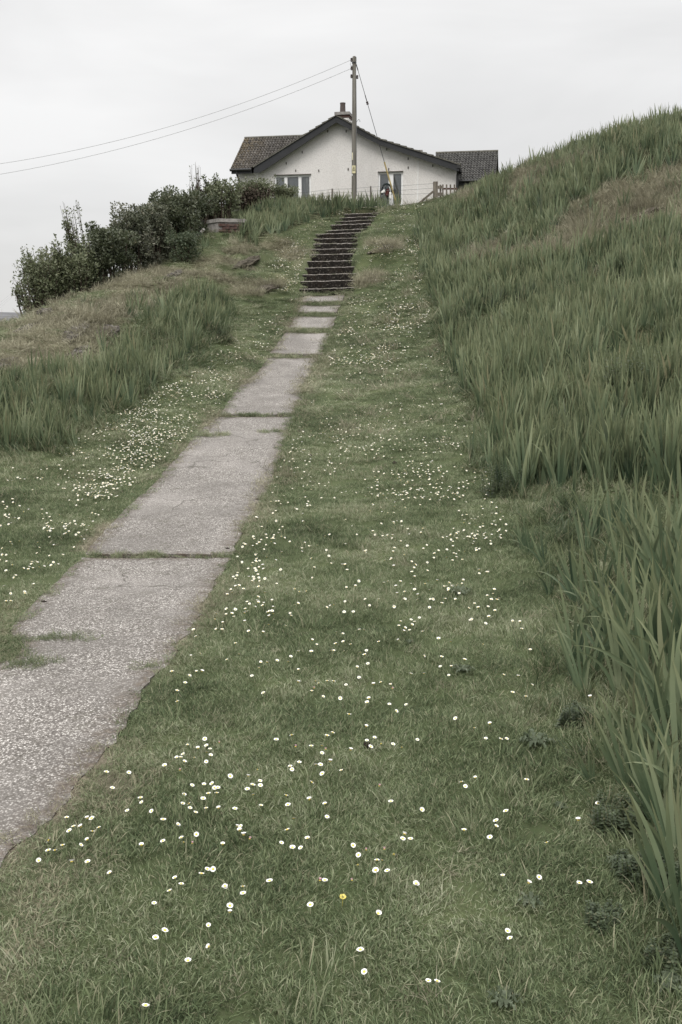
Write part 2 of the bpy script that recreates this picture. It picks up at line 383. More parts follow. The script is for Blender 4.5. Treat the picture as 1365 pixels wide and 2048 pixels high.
dm_ = b.math('MULTIPLY', b.attr('edge'), b.ramp(b.noise(13, 5, .7), [(.36, 0), (.6, 1)]))
c = b.mix(dm_, c, b.ramp(b.noise(50, 4), [(.35, (.045, .035, .028)), (.65, (.13, .105, .08))]))
ck = b.n('ShaderNodeTexVoronoi', feature='DISTANCE_TO_EDGE'); ck.inputs['Scale'].default_value = .75
wv = b.n('ShaderNodeVectorMath', operation='ADD'); nn_ = b.n('ShaderNodeTexNoise'); nn_.inputs['Scale'].default_value = 3.5; nn_.inputs['Detail'].default_value = 6; b.l(b.pos(), nn_.inputs['Vector'])
sc_ = b.n('ShaderNodeVectorMath', operation='SCALE'); sc_.inputs['Scale'].default_value = .35; b.l(nn_.outputs['Color'], sc_.inputs[0]); b.l(b.pos(), wv.inputs[0]); b.l(sc_.outputs[0], wv.inputs[1]); b.l(wv.outputs[0], ck.inputs['Vector'])
c = b.mix(b.math('MULTIPLY', b.ramp(ck.outputs['Distance'], [(0, .85), (.007, 0)]), b.ramp(b.noise(.9, 2), [(.5, 0), (.56, 1)])), c, (.05, .045, .035))
b.base(c, .85, .25); b.bump(vo.outputs['Distance'], .7, -.006)
M_AGG = b.m

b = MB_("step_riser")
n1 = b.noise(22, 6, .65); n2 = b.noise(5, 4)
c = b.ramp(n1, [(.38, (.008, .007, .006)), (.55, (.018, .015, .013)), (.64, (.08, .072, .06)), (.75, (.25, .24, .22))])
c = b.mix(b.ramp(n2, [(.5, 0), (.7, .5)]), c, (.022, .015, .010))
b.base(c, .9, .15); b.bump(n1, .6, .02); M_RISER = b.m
b = MB_("step_tread")
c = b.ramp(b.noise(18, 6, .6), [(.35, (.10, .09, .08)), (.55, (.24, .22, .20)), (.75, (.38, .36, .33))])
c = b.mix(b.ramp(b.noise(3.1, 4), [(.5, 0), (.65, .7)]), c, (.07, .075, .04))
b.base(c, .9, .15); M_TREAD = b.m

b = MB_("harled_wall")
v = b.n('ShaderNodeTexVoronoi'); v.inputs['Scale'].default_value = 38; b.l(b.pos(), v.inputs['Vector'])
n1 = b.noise(26, 5, .7)
c = b.ramp(n1, [(.3, (.60, .575, .55)), (.55, (.73, .705, .68)), (.8, (.79, .77, .745))])
c = b.mix(b.ramp(b.noise(1.2, 5, .6, stretch=(1, 1, .35)), [(.45, 0), (.8, .35)]), c, (.52, .49, .46))
b.base(c, .95, .15); b.bump(n1, .8, .03); M_HARL = b.m
M_BARGE = plain("barge_paint", (.027, .028, .030), .6, .3, .15, 3)
M_FRAME = plain("white_frame", (.78, .78, .77), .4, .4, .03, 3)
M_HEAD = plain("dark_trim", (.10, .09, .08), .8, .2, .2)  # plain dark brown, shared by wall vents and drip lintels
b = MB_("window_glass")
tp = b.n('ShaderNodeBsdfTransparent'); tp.inputs[0].default_value = (.9, .92, .92, 1)
gl = b.n('ShaderNodeBsdfGlossy'); gl.inputs['Roughness'].default_value = .03
fr = b.n('ShaderNodeFresnel'); fr.inputs[0].default_value = 1.5
m = b.n('ShaderNodeMixShader'); b.l(b.math('ADD', b.math('MULTIPLY', fr.outputs[0], 1.6), .02), m.inputs[0]); b.l(tp.outputs[0], m.inputs[1]); b.l(gl.outputs[0], m.inputs[2]); b.l(m.outputs[0], b.out.inputs[0])
M_GLASS = b.m
M_BLIND = plain("grey_blind", (.40, .40, .41), .9, .1, .05, 4)
M_LACE = plain("lace_curtain", (.75, .74, .72), .95, .05, .2, 30, stretch=(6, 6, 1))
b = MB_("roof_tile_brown")
oi = b.attr('tv')
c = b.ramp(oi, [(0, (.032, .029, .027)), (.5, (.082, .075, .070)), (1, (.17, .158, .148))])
c = b.mix(b.ramp(b.noise(12, 5), [(.45, 0), (.62, .8)]), c, (.05, .045, .035))
c = b.mix(b.math('MULTIPLY', b.attr('lich'), b.ramp(b.noise(9, 3), [(.42, 0), (.58, 1)])), c, (.30, .215, .08))
b.base(c, .9, .15); M_TILE = b.m
b = MB_("roof_tile_grey")
oi = b.attr('tv')
c = b.ramp(oi, [(0, (.032, .031, .03)), (1, (.11, .107, .10))])
c = b.mix(b.ramp(b.noise(12, 5), [(.5, 0), (.7, .6)]), c, (.03, .03, .027))
b.base(c, .85, .2); M_TILEG = b.m
M_VERGE = plain("verge_tile", (.11, .105, .09), .9, .15, .4, 14)
M_CONC = plain("concrete", (.26, .245, .23), .92, .15, .3, 9, .5)
b = MB_("brick_red"); c = b.ramp(b.noise(11, 4), [(.3, (.07, .035, .028)), (.6, (.105, .072, .062)), (.8, (.12, .10, .09))]); b.base(c, .9, .15); M_BRICK = b.m
M_MORTAR = plain("mortar", (.17, .155, .14), .95, .1, .2, 20)
b = MB_("pole_wood")
c = b.ramp(b.noise(14, 5, .6, stretch=(1, 1, .08)), [(.3, (.085, .078, .065)), (.55, (.17, .16, .14)), (.75, (.25, .24, .215))])
b.base(c, .85, .15); b.bump(b.noise(60, 3, stretch=(1, 1, .05)), .4, .01); M_POLE = b.m
b = MB_("fence_wood")
c = b.ramp(b.noise(16, 5, .6, stretch=(1, 1, .2)), [(.3, (.08, .068, .056)), (.55, (.17, .15, .125)), (.78, (.27, .24, .20))]); b.base(c, .9, .15); M_WOOD = b.m
M_BLACK = plain("black_plastic", (.018, .018, .018), .5, .4, .1)
M_IRON = plain("brown_porcelain", (.035, .022, .02), .35, .5, .2)
M_WIRE = plain("wire", (.14, .14, .14), .6, .4, .1)
M_WIREP = plain("cable_pale", (.36, .36, .365), .6, .4, .1)
M_YEL = plain("yellow_guard", (.34, .27, .12), .6, .35, .2, 8)
M_SIGN = plain("yellow_sign", (.60, .55, .34), .5, .4, .08, 8)
M_SIGNP = plain("pale_plate", (.62, .58, .42), .5, .4, .12, 8)
M_INK = plain("sign_ink", (.05, .045, .03), .6, .3, .1)
b = MB_("lichen_rock")
n1 = b.noise(9, 6, .7)
c = b.ramp(n1, [(.36, (.028, .025, .022)), (.52, (.09, .08, .07)), (.62, (.24, .225, .205)), (.74, (.45, .44, .42))])
b.base(c, .9, .15); b.bump(n1, .7, .05); M_ROCK = b.m
M_SOIL = plain("dark_clod", (.028, .022, .018), .95, .1, .4, 40, .5)
M_PETAL = plain("daisy_petal", (.74, .73, .71), .7, .15, .10, 160)
M_PETALP = plain("daisy_petal_pink", (.62, .42, .47), .6, .2, .15, 120)
M_DISC = plain("daisy_disc", (.62, .47, .08), .7, .2, .15, 200)
M_STEM = plain("daisy_stem", (.10, .125, .06), .7, .2, .1)
M_BUTTER = plain("buttercup_petal", (.52, .44, .10), .5, .4, .1)
M_RED = plain("faded_red_cloth", (.10, .038, .034), .85, .15, .25, 14)
M_WHITEC = plain("white_cloth", (.74, .73, .70), .9, .1, .1, 14)
M_DKGREEN = plain("dark_green_tube", (.012, .022, .022), .5, .4, .2)
M_SEA = plain("sea_water", (.12, .13, .14), .25, .5, .1, .02)
M_FARHILL = plain("far_moor", (.135, .135, .14), .95, .05, .25, .01)
M_REDRAIL = plain("dark_red_wood", (.09, .045, .038), .85, .2, .3, 12)

# ------------------------------------------------------------------ object helpers
def mesh(name, V, F, mats, fmat=None, smoothf=False, attrs=None):
    me = bpy.data.meshes.new(name)
    me.from_pydata([tuple(map(float, v)) for v in V], [], [tuple(map(int, f)) for f in F]) if not isinstance(F, np.ndarray) else _fast(me, V, F)
    for m in (mats if isinstance(mats, (list, tuple)) else [mats]): me.materials.append(m)
    if fmat is not None: me.polygons.foreach_set('material_index', np.asarray(fmat, np.int32))
    if smoothf: me.polygons.foreach_set('use_smooth', np.ones(len(me.polygons), bool))
    for k, v in (attrs or {}).items():
        a = me.attributes.new(k, 'FLOAT', 'POINT'); a.data.foreach_set('value', np.asarray(v, np.float32))
    me.update(); return me
def _fast(me, V, F):
    V = np.asarray(V, np.float32); n, k = F.shape
    me.vertices.add(len(V)); me.vertices.foreach_set('co', V.ravel())
    me.loops.add(n * k); me.loops.foreach_set('vertex_index', F.astype(np.int32).ravel())
    me.polygons.add(n); me.polygons.foreach_set('loop_start', np.arange(0, n * k, k, dtype=np.int32)); me.polygons.foreach_set('loop_total', np.full(n, k, np.int32))
    me.update(calc_edges=True)
def link(name, me, parent=None, loc=None, rot=None, scl=None, **props):
    o = bpy.data.objects.new(name, me); COL.objects.link(o)
    if parent is not None: o.parent = parent
    if loc is not None: o.location = [float(q) for q in loc]
    if rot is not None: o.rotation_euler = rot
    if scl is not None: o.scale = scl if hasattr(scl, '__len__') else (scl,) * 3
    for k, v in props.items(): o[k] = v
    return o
def empty(name, loc, rz=0, **props):
    return link(name, None, None, loc, (0, 0, rz), **props)
class G:
    """mesh collector"""
    def __init__(s): s.V = []; s.F = []; s.M = []
    def add(s, V, F, m=0):
        o = len(s.V); s.V += [tuple(v) for v in V]; s.F += [tuple(i + o for i in f) for f in F]; s.M += [m] * len(F)
    def box(s, c, h, m=0, rot=None):
        P = [Vector((x * h[0], y * h[1], z * h[2])) for x in (-1, 1) for y in (-1, 1) for z in (-1, 1)]
        if rot is not None: P = [rot @ p for p in P]
        P = [p + Vector(c) for p in P]
        s.add(P, [(0, 1, 3, 2), (4, 6, 7, 5), (0, 4, 5, 1), (2, 3, 7, 6), (0, 2, 6, 4), (1, 5, 7, 3)], m)
    def beam(s, a, b, w, d, m=0, up=(0, 0, 1)):
        a = Vector(a); b_ = Vector(b); dr = (b_ - a); L = dr.length; dr.normalize(); u = Vector(up)
        sx = dr.cross(u)
        if sx.length < 1e-4: sx = Vector((1, 0, 0))
        sx.normalize(); uu = sx.cross(dr)
        R = Matrix((sx, uu, dr)).transposed()
        s.box((a + b_) / 2, (w / 2, d / 2, L / 2), m, R)
    def tube(s, pts, rad, n=8, m=0, cap=True):
        pts = [Vector(p) for p in pts]; rad = [rad] * len(pts) if isinstance(rad, (int, float)) else rad
        V = []; F = []
        ref = Vector((0, 0, 1))
        for i, p in enumerate(pts):
            t = (pts[min(i + 1, len(pts) - 1)] - pts[max(i - 1, 0)]).normalized()
            a = t.cross(ref if abs(t.dot(ref)) < .95 else Vector((1, 0, 0))).normalized(); c = t.cross(a)
            for k in range(n):
                an = 2 * math.pi * k / n; V.append(p + (a * math.cos(an) + c * math.sin(an)) * rad[i])
        for i in range(len(pts) - 1):
            for k in range(n): F.append((i * n + k, i * n + (k + 1) % n, (i + 1) * n + (k + 1) % n, (i + 1) * n + k))
        if cap: F.append(tuple(range(n - 1, -1, -1))); F.append(tuple((len(pts) - 1) * n + k for k in range(n)))
        s.add(V, F, m)
    def lathe(s, prof, n=16, m=0, c=(0, 0, 0)):
        V = []; F = []
        for r, z in prof:
            for k in range(n): V.append((c[0] + r * math.cos(2 * math.pi * k / n), c[1] + r * math.sin(2 * math.pi * k / n), c[2] + z))
        for i in range(len(prof) - 1):
            for k in range(n): F.append((i * n + k, i * n + (k + 1) % n, (i + 1) * n + (k + 1) % n, (i + 1) * n + k))
        F.append(tuple(range(n - 1, -1, -1))); F.append(tuple((len(prof) - 1) * n + k for k in range(n)))
        s.add(V, F, m)
    def prism(s, poly, v0, v1, m=0):
        """poly in (u,z), extruded along v"""
        n = len(poly)
        V = [(u, v0, z) for u, z in poly] + [(u, v1, z) for u, z in poly]
        tri = tessellate_polygon([[Vector((u, z, 0)) for u, z in poly]])
        F = [tuple(t) for t in tri] + [tuple(i + n for i in reversed(t)) for t in tri] + [(i, (i + 1) % n, (i + 1) % n + n, i + n) for i in range(n)]
        s.add(V, F, m)
    def me(s, name, mats, smoothf=False): return mesh(name, s.V, s.F, mats, s.M, smoothf)
    def obj(s, name, mats, parent=None, smoothf=False, **k):
        me = s.me(name, mats, smoothf)
        bm = bmesh.new(); bm.from_mesh(me); bmesh.ops.recalc_face_normals(bm, faces=bm.faces); bm.to_mesh(me); bm.free()
        return link(name, me, parent, **k)

# ------------------------------------------------------------------ the ground sheet
ny, nx = GX.shape
V = np.stack([GX, GY, GH], -1).reshape(-1, 3)
idx = np.arange(nx * ny).reshape(ny, nx)
F = np.stack([idx[:-1, :-1], idx[:-1, 1:], idx[1:, 1:], idx[1:, :-1]], -1).reshape(-1, 4)
gm = mesh("ground", V, F, M_GROUND, smoothf=True, attrs={'dry': DRY.ravel(), 'iris_floor': np.clip(IRIS * 1.2, 0, .9).ravel(), 'thatch': np.clip(TH, 0, 1).ravel()})
ground = link("ground", gm); ground['kind'] = 'structure'

g = G(); g.add([(-12000, -6000, -11), (12000, -6000, -11), (12000, 14000, -11), (-12000, 14000, -11)], [(0, 1, 2, 3)])
g.obj("sea", M_SEA, kind='structure')
# distant moor
xs = np.linspace(-3800, -200, 60); V = []; F = []
for i, x in enumerate(xs):
    top = 26 + 6 * math.sin(x * .004) + 14 * fbm(np.array([x * .003]), np.array([1.0]), 9)[0]
    for (y, z) in ((1800, -12), (1950, top * .5), (2400, top), (3200, -12)): V.append((x, y + 60 * math.sin(x * .01), z))
for i in range(59):
    for k in range(3): a = i * 4 + k; F.append((a, a + 4, a + 5, a + 1))
link("distant_hill", mesh("distant_hill", V, F, M_FARHILL, smoothf=True), kind='structure')

# ------------------------------------------------------------------ path of cast slabs
path = empty("path", (0, 0, 0), kind='structure')
def rowY(px, py): return ground_on(BASE, [px], [py])[0][0][1]
cuts = [(0.4, rowY(320, 1119)), (rowY(320, 1111), rowY(512, 836)), (rowY(512, 830), rowY(592, 717)), (rowY(596, 712), rowY(612, 667)),
        (rowY(618, 660), rowY(632, 635)), (rowY(636, 628), rowY(642, 612)), (rowY(646, 606), PY1)]
print("cuts", [(round(a, 2), round(b_, 2)) for a, b_ in cuts])
for ci, (y0, y1) in enumerate(cuts):
    ny_ = max(3, int((y1 - y0) / (.05 if y1 < 8 else .12))); nx_ = 24
    V = []; ED = []; yy = np.linspace(y0, y1, ny_)
    for y in yy:
        jl = (fbm(np.array([y * 3.0]), np.array([ci + .5]), 90)[0] - .5) * .05 + (vnoise(np.array([y * 14.]), np.array([ci + .5]), 91)[0] - .5) * .02
        jr = (fbm(np.array([y * 2.6]), np.array([ci + 7.5]), 95)[0] - .5) * (.12 if y < 8 else .10) + (fbm(np.array([y * 11.]), np.array([ci + 2.5]), 92, 3)[0] - .5) * .07
        # broken left edge where turf has crept in
        bite = .26 * math.exp(-((y - 4.75) / .30) ** 2) + .10 * math.exp(-((y - 4.45) / .12) ** 2)
        for k in range(nx_ + 1):
            t = k / nx_; xl = pathL(y) + jl + bite; xr = pathR(y) + jr - .02
            x = xl + (xr - xl) * t
            yk = y + (fbm(np.array([t * 5]), np.array([ci * 3.1]), 77)[0] - .5) * .05 * (y in (yy[0], yy[-1]))
            ED.append(max(0, 1 - min(x - xl, (xr - x) * .8) / .13, 1 - min(abs(y - y0), abs(y - y1)) / .10))
            V.append((x, yk, float(bil(BASE, x, yk)) + (.004 if ci < 3 else .035 - .02 * (y - y0) / (y1 - y0))))
    n0 = len(V)
    F = [(j * (nx_ + 1) + k, j * (nx_ + 1) + k + 1, (j + 1) * (nx_ + 1) + k + 1, (j + 1) * (nx_ + 1) + k) for j in range(ny_ - 1) for k in range(nx_)]
    # skirt
    ring = [k for k in range(nx_ + 1)] + [j * (nx_ + 1) + nx_ for j in range(1, ny_)] + [(ny_ - 1) * (nx_ + 1) + k for k in range(nx_ - 1, -1, -1)] + [j * (nx_ + 1) for j in range(ny_ - 2, 0, -1)]
    for q in ring: V.append((V[q][0], V[q][1], V[q][2] - .1))
    for i in range(len(ring)):
        a = ring[i]; b_ = ring[(i + 1) % len(ring)]; F.append((b_, a, n0 + i, n0 + (i + 1) % len(ring)))
    link("slab", mesh("slab", V, F, M_AGG, attrs={'edge': ED + [1.0] * (len(V) - len(ED))}), path)

# ------------------------------------------------------------------ stairs
p0 = (STW[0][0] + STW[0][1]) / 2
stairs = empty("staircase", (p0[0], p0[1], p0[2] - .2), label="long flight of dark mossy concrete steps climbing the grassy slope to the white house", category="staircase")
for i, (L, R) in enumerate(STW):
    nk = 14; V = []; F = []; M = []
    drop = .34; dep = .95
    prof = [(0, -drop), (0, -.015), (.015, 0), (dep, .0), (dep, -drop)]
    for k in range(nk + 1):
        t = k / nk; P = L + (R - L) * t
        j = (random.random() - .5) * .05; jz = (random.random() - .5) * .012
        ex = (-.06 if k == 0 else .06 if k == nk else 0)
        for (dy, dz) in prof: V.append((P[0] + ex - p0[0], P[1] + dy + (j if dy < .1 else 0) - p0[1], P[2] + dz + jz - p0[2] + .2))
    for k in range(nk):
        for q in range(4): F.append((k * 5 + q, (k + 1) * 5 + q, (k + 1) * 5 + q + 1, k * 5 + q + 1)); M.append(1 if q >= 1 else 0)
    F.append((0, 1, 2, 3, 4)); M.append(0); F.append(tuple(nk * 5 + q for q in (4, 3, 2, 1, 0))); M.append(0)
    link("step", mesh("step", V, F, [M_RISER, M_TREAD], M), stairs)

# ------------------------------------------------------------------ house
HA = math.radians(-11.05)
w0 = C(806, 343.5, 36.5); HZ = 5.3
house = empty("house", (w0[0], w0[1], HZ), HA, label="white harled bungalow with black bargeboards and tiled roofs at the top of the steps", category="house")
ux = np.array([math.cos(HA), math.sin(HA)]); vx = np.array([-math.sin(HA), math.cos(HA)])
def UZ(px, py, v=0.0):
    d = raydir(px, py); o = np.array([0, 0]) - w0[:2]
    # (o + d*t).vx = v
    t = (v - o @ vx) / (d[:2] @ vx)
    p = o + d[:2] * t; return float(p @ ux), float(EYE + d[2] * t - HZ)
eL = UZ(475, 346); g1 = UZ(521, 345); ap = UZ(673, 243); kk = UZ(760, 289); er = UZ(913, 341)
outer = [(eL[0], -.6), (eL[0], eL[1]), (g1[0], g1[1]), ap, kk, (er[0], er[1]), (er[0], -.6)]
wins = []
for (x0, y0, x1, y1) in [(549, 350.5, 622, 405), (757, 344, 806.5, 411)]:
    a = UZ(x0, y0); c = UZ(x1, y0 - (1.2 if x0 < 600 else .4)); bt_ = UZ(x1, y1)[1]
    wins.append((a[0], c[0], bt_, (a[1] + c[1]) / 2))
polys = [[Vector((u, z, 0)) for u, z in outer]] + [[Vector(q + (0,)) for q in ((u0, z0), (u0, z1), (u1, z1), (u1, z0))] for u0, u1, z0, z1 in wins]
flat = [v for p in polys for v in p]
g = G()
g.add([(v[0], 0, v[1]) for v in flat], [tuple(t) for t in tessellate_polygon(polys)])
n = len(outer)
g.add([(u, 0, z) for u, z in outer] + [(u, 9.0, z) for u, z in outer], [(i, (i + 1) % n, (i + 1) % n + n, i + n) for i in range(n)] + [tuple(range(2 * n - 1, n - 1, -1))])
for u0, u1, z0, z1 in wins:
    R = [(u0, z0), (u0, z1), (u1, z1), (u1, z0)]
    g.add([(u, 0, z) for u, z in R] + [(u, .45, z) for u, z in R], [(i, (i + 1) % 4, (i + 1) % 4 + 4, i + 4) for i in range(4)])
wall = g.obj("wall", M_HARL, house)
# thin vertical joint beads on the wall
for px, y0, y1 in ((514.7, 347, 400), (837, 312, 412)):
    u, z1 = UZ(px, y0); _, z0 = UZ(px, y1)
    q = G(); q.box((u, -.006, (z0 + z1) / 2), (.012, .008, (z1 - z0) / 2)); q.obj("joint_bead", M_FRAME, wall)
# air vents in the wall
for k, (px, py) in enumerate([(573, 326), (592, 341), (638, 341), (656, 262), (693, 262), (697, 338), (817, 317), (817, 335), (605, 304), (778, 338), (774, 298), (866, 331)]):
    u, z = UZ(px, py); q = G(); q.box((u, -.008, z), (.018, .010, .04)); q.obj("wall_vent", M_HEAD, wall)
# windows
def window(w, muls, lace, name):
    u0, u1, z0, z1 = w; fr = G(); v0, v1 = .10, .17; fw = .06
    fr.box(((u0 + u1) / 2, .075, z1 - fw / 2), ((u1 - u0) / 2, .035, fw / 2)); fr.box(((u0 + u1) / 2, .075, z0 + fw / 2), ((u1 - u0) / 2, .035, fw / 2))
    for u in (u0 + fw / 2, u1 - fw / 2): fr.box((u, .075, (z0 + z1) / 2), (fw / 2, .034, (z1 - z0) / 2 - fw))
    for u, hw in muls: fr.box((u, .07, (z0 + z1) / 2), (hw, .036, (z1 - z0) / 2 - fw))
    wo = fr.obj("window_frame", M_FRAME, house)
    edges = [u0 + fw] + [q for u, hw in muls for q in (u - hw, u + hw)] + [u1 - fw]
    for i in range(0, len(edges), 2):
        q = G(); q.box(((edges[i] + edges[i + 1]) / 2, .08, (z0 + z1) / 2), ((edges[i + 1] - edges[i]) / 2, .004, (z1 - z0) / 2 - fw)); q.obj("pane", M_GLASS, wo)
        # sash lining round each pane
    q = G(); q.box(((u0 + u1) / 2, .15, (z0 + z1) / 2), ((u1 - u0) / 2 - .01, .005, (z1 - z0) / 2 - .01)); q.obj("blind", M_BLIND, wo)
    for (a, c, zb) in lace:
        nn = 16; V = []; F = []
        for i in range(nn + 1):
            uu = a + (c - a) * i / nn; vv = .115 + .012 * math.sin(i * 2.1)
            V += [(uu, vv, z1 - .07), (uu, vv, zb)]
        for i in range(nn): F.append((2 * i, 2 * i + 2, 2 * i + 3, 2 * i + 1))
        link("curtain", mesh("curtain", V, F, M_LACE), wo)
    q = G(); q.box(((u0 + u1) / 2, -.012, z1 + .012), ((u1 - u0) / 2 + .01, .03, .014)); q.obj("drip_lintel", M_HEAD, house)
    q = G(); q.box(((u0 + u1) / 2, .03, z0 - .035), ((u1 - u0) / 2 + .04, .09, .035)); q.obj("window_sill", M_FRAME, house)
mu = lambda px: UZ(px, 375)[0]
window(wins[0], [(mu(572), .055), (mu(600), .055)], [(wins[0][0] + .07, mu(558), wins[0][3] - .9), (mu(611), mu(617), wins[0][3] - .9)], "a")
window(wins[1], [(mu(782), .085)], [], "b")
# bargeboards (front boards under the verge)
oL = UZ(509, 334, -.3); oA = UZ(673, 231.5, -.3); oK = UZ(758, 278, -.3); oR = UZ(919, 329.5, -.3)
iL = UZ(508, 345, -.3); iL2 = UZ(521, 345, -.3); iA = UZ(673, 244.5, -.3); iK = UZ(760, 289.5, -.3); iR = UZ(914, 341.5, -.3); iR2 = UZ(919, 341.5, -.3)
ou = [oL, oA, oK, oR, iR2, iR, iK, iA, iL2, iL]
q = G(); q.prism([oL, oA, iA, iL2, iL], -.32, -.285); q.obj("bargeboard", M_BARGE, house)
q = G(); q.prism([oA, oK, oR, iR2, iR, iK, iA], -.32, -.285); q.obj("bargeboard", M_BARGE, house)
# main roof slabs with soffit
def shift(p, dz): return (p[0], p[1] + dz)
th = .05
q = G(); q.prism([shift(oL, -.13), shift(oA, -.13), shift(oA, .0), shift(oL, .0)], -.284, 9.2)
q.prism([shift(oA, -.13), shift(oK, -.13), shift(oR, -.13), shift(oR, 0), shift(oK, 0), shift(oA, 0)], -.284, 9.2)
roof = q.obj("roof", M_TILEG, house)
# verge tiles: the stepped edge on top of the boards
def verge(a, b_, n):
    a = np.array(a); b_ = np.array(b_); d = (b_ - a) / n; ang = math.atan2(d[1], d[0]); up = np.array([-math.sin(ang), math.cos(ang)])
    if up[1] < 0: up = -up
    lo = a if a[1] < b_[1] else b_
    for i in range(n):
        p = a + d * i; e = a + d * (i + 1)
        l, h = (p, e) if p[1] < e[1] else (e, p)
        l2 = l - (h - l) * .12
        t1, t2 = .062, .022
        q = G(); q.prism([tuple(l2), tuple(h), tuple(h + up * t2), tuple(l2 + up * t1)], -.36 + random.random() * .012, .1); q.obj("verge_tile", M_VERGE, roof)
verge(oL, oA, 13); verge(oK, oA, 8); verge(oR, oK, 12)
q = G(); u, z = UZ(841, 301, 0); q.box((u, .2, z), (.06, .08, .05)); q.box((u - .09, .2, z - .0), (.03, .06, .03)); q.obj("roof_vent", M_CONC, house)
# wings
def wing(u0, u1, ve, vr, ze, zr, mat, lich, name, clip=None):
    L = math.hypot(vr - ve, zr - ze); sl_ = math.atan2(zr - ze, vr - ve)
    rows = int(round(L / .17)); rolls = int(round((u1 - u0) / .108)); per = 6
    V = []; F = []; tv = []; lc = []
    nv = rolls * per + 1
    for r in range(rows):
        a0 = r * L / rows - .02; a1 = (r + 1) * L / rows + .02
        for (s_, hz) in ((a0, .026), (a0, .052), (a1, .026)):
            for k in range(nv):
                t = (k % per) / per
                prof = (.5 + .5 * math.cos(2 * math.pi * t)) ** 1.3 * .042
                jt = (hsh(np.array([k // per]), np.array([r]), 5)[0] - .5) * .012
                hh = hz + prof + jt if hz > .03 or s_ == a1 else hz * .3 + prof * .5
                uu = u0 + (u1 - u0) * k / (nv - 1)
                if clip: uu = min(uu, clip(ze + s_ * math.sin(sl_)))
                V.append((uu + (k * 1e-5 if clip else 0), ve + s_ * math.cos(sl_) - hh * math.sin(sl_), ze + s_ * math.sin(sl_) + hh * math.cos(sl_)))
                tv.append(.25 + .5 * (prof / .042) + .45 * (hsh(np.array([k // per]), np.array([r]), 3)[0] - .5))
                lc.append(lich * max(0, 1 - (uu - u0) / 1.1) * (.4 + .9 * (r / rows)))
        o = r * 3 * nv
        for j in range(2):
            for k in range(nv - 1): F.append((o + j * nv + k, o + j * nv + k + 1, o + (j + 1) * nv + k + 1, o + (j + 1) * nv + k))
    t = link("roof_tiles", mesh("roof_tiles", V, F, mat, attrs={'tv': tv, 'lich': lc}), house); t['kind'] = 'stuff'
    q = G(); q.prism([(0, 0)] * 0 or [(u0 + .12, -.6), (u0 + .12, ze - .05), (u1, ze - .05), (u1, -.6)], max(ve, 0) + .31, 2 * vr - ve - .3)
    # gable triangle walls
    q.add([(u0 + .12, ve + .28, ze - .05), (u0 + .12, 2 * vr - ve - .3, ze - .05), (u0 + .12, vr, zr - .1)], [(0, 1, 2)])
    q.add([(u1 - .1, ve + .28, ze - .05), (u1 - .1, 2 * vr - ve - .3, ze - .05), (u1 - .1, vr, zr - .1)], [(0, 1, 2)])
    q.obj("wing_wall", M_HARL, house); ue = clip(ze) - .02 if clip else u1
    # underlay slopes
    q = G()
    q.add([(u0, ve, ze), (ue, ve, ze), (clip(zr) if clip else u1, vr, zr), (u0, vr, zr), (u0, 2 * vr - ve, ze), (ue, 2 * vr - ve, ze)], [(0, 1, 2, 3), (3, 2, 5, 4)])
    q.obj("roof_slope", mat, house)
    q = G(); q.tube([(u0 - .02, vr, zr + .05), (clip(zr) if clip else u1, vr, zr + .05)], .055, 8); q.obj("ridge_cap", M_VERGE, house)
    q = G(); q.box(((u0 + ue) / 2, ve + .02, ze - .075), ((ue - u0) / 2, .02, .07)); q.obj("fascia", M_BARGE, house)
    q = G(); q.tube([(u0 - .04, ve - .05, ze - .015), (ue, ve - .05, ze - .015)], .05, 8); q.obj("gutter", M_BLACK, house)
e = UZ(463, 339, -.28); zr = UZ(484, 279, 1.55)
wing(e[0], UZ(612, 300)[0], -.28, 1.55, e[1], zr[1], M_TILE, .22, "left", lambda z: oL[0] + (z - oL[1]) / (oA[1] - oL[1]) * (oA[0] - oL[0]) + .03)
e2 = UZ(925, 361, .35); r2 = UZ(996, 305, 1.95); uR = UZ(997, 305, 1.95)[0]
wing(er[0] - .9, uR, .35, 1.95, e2[1], r2[1], M_TILEG, 0, "right")
# downpipes
q = G(); u, z = UZ(477, 343, -.1); q.tube([(u, -.3, z), (u, -.3, z - .12), (u + .03, -.08, z - .3), (u + .03, -.07, z - 2)], .035, 8); q.obj("downpipe", M_BLACK, house)
q = G(); u, z = UZ(917, 333, -.1); q.tube([(u, -.2, z + .02), (u, -.2, z - .1), (u - .02, -.08, z - .28), (u - .02, -.08, z - 1.6)], .045, 8)
q.box((u + .02, -.05, z - .02), (.05, .3, .06)); q.obj("downpipe", M_BLACK, house)
# chimney
cl = UZ(671, 226, 1.0)[0]; cr = UZ(701, 226, 1.0)[0]; ctop = UZ(686, 224.5, 1.0)[1]; cm = (cl + cr) / 2; hw = (cr - cl) / 2
q = G(); q.box((cm + .02, 1.2, ctop - .75), (hw - .06, .3, .55)); ch = q.obj("chimney", M_HARL, house)
q = G(); q.box((cm + .02, 1.2, ctop - .15), (hw - .045, .315, .045)); q.obj("brick_band", M_BRICK, ch)
q = G(); q.box((cm, 1.2, ctop - .05), (hw, .36, .05)); q.obj("chimney_cap", M_CONC, ch)
pu, pz = UZ(686, 224, 1.2)
q = G(); q.lathe([(.12, -.06), (.118, 0), (.105, .03), (.094, .3), (.1, .32), (.102, .36), (.08, .36)], 16, 0, (pu, 1.2, ctop + .01)); q.obj("chimney_pot", plain("clay_pot", (.085, .07, .065), .9, .2, .3, 12), ch, smoothf=False)

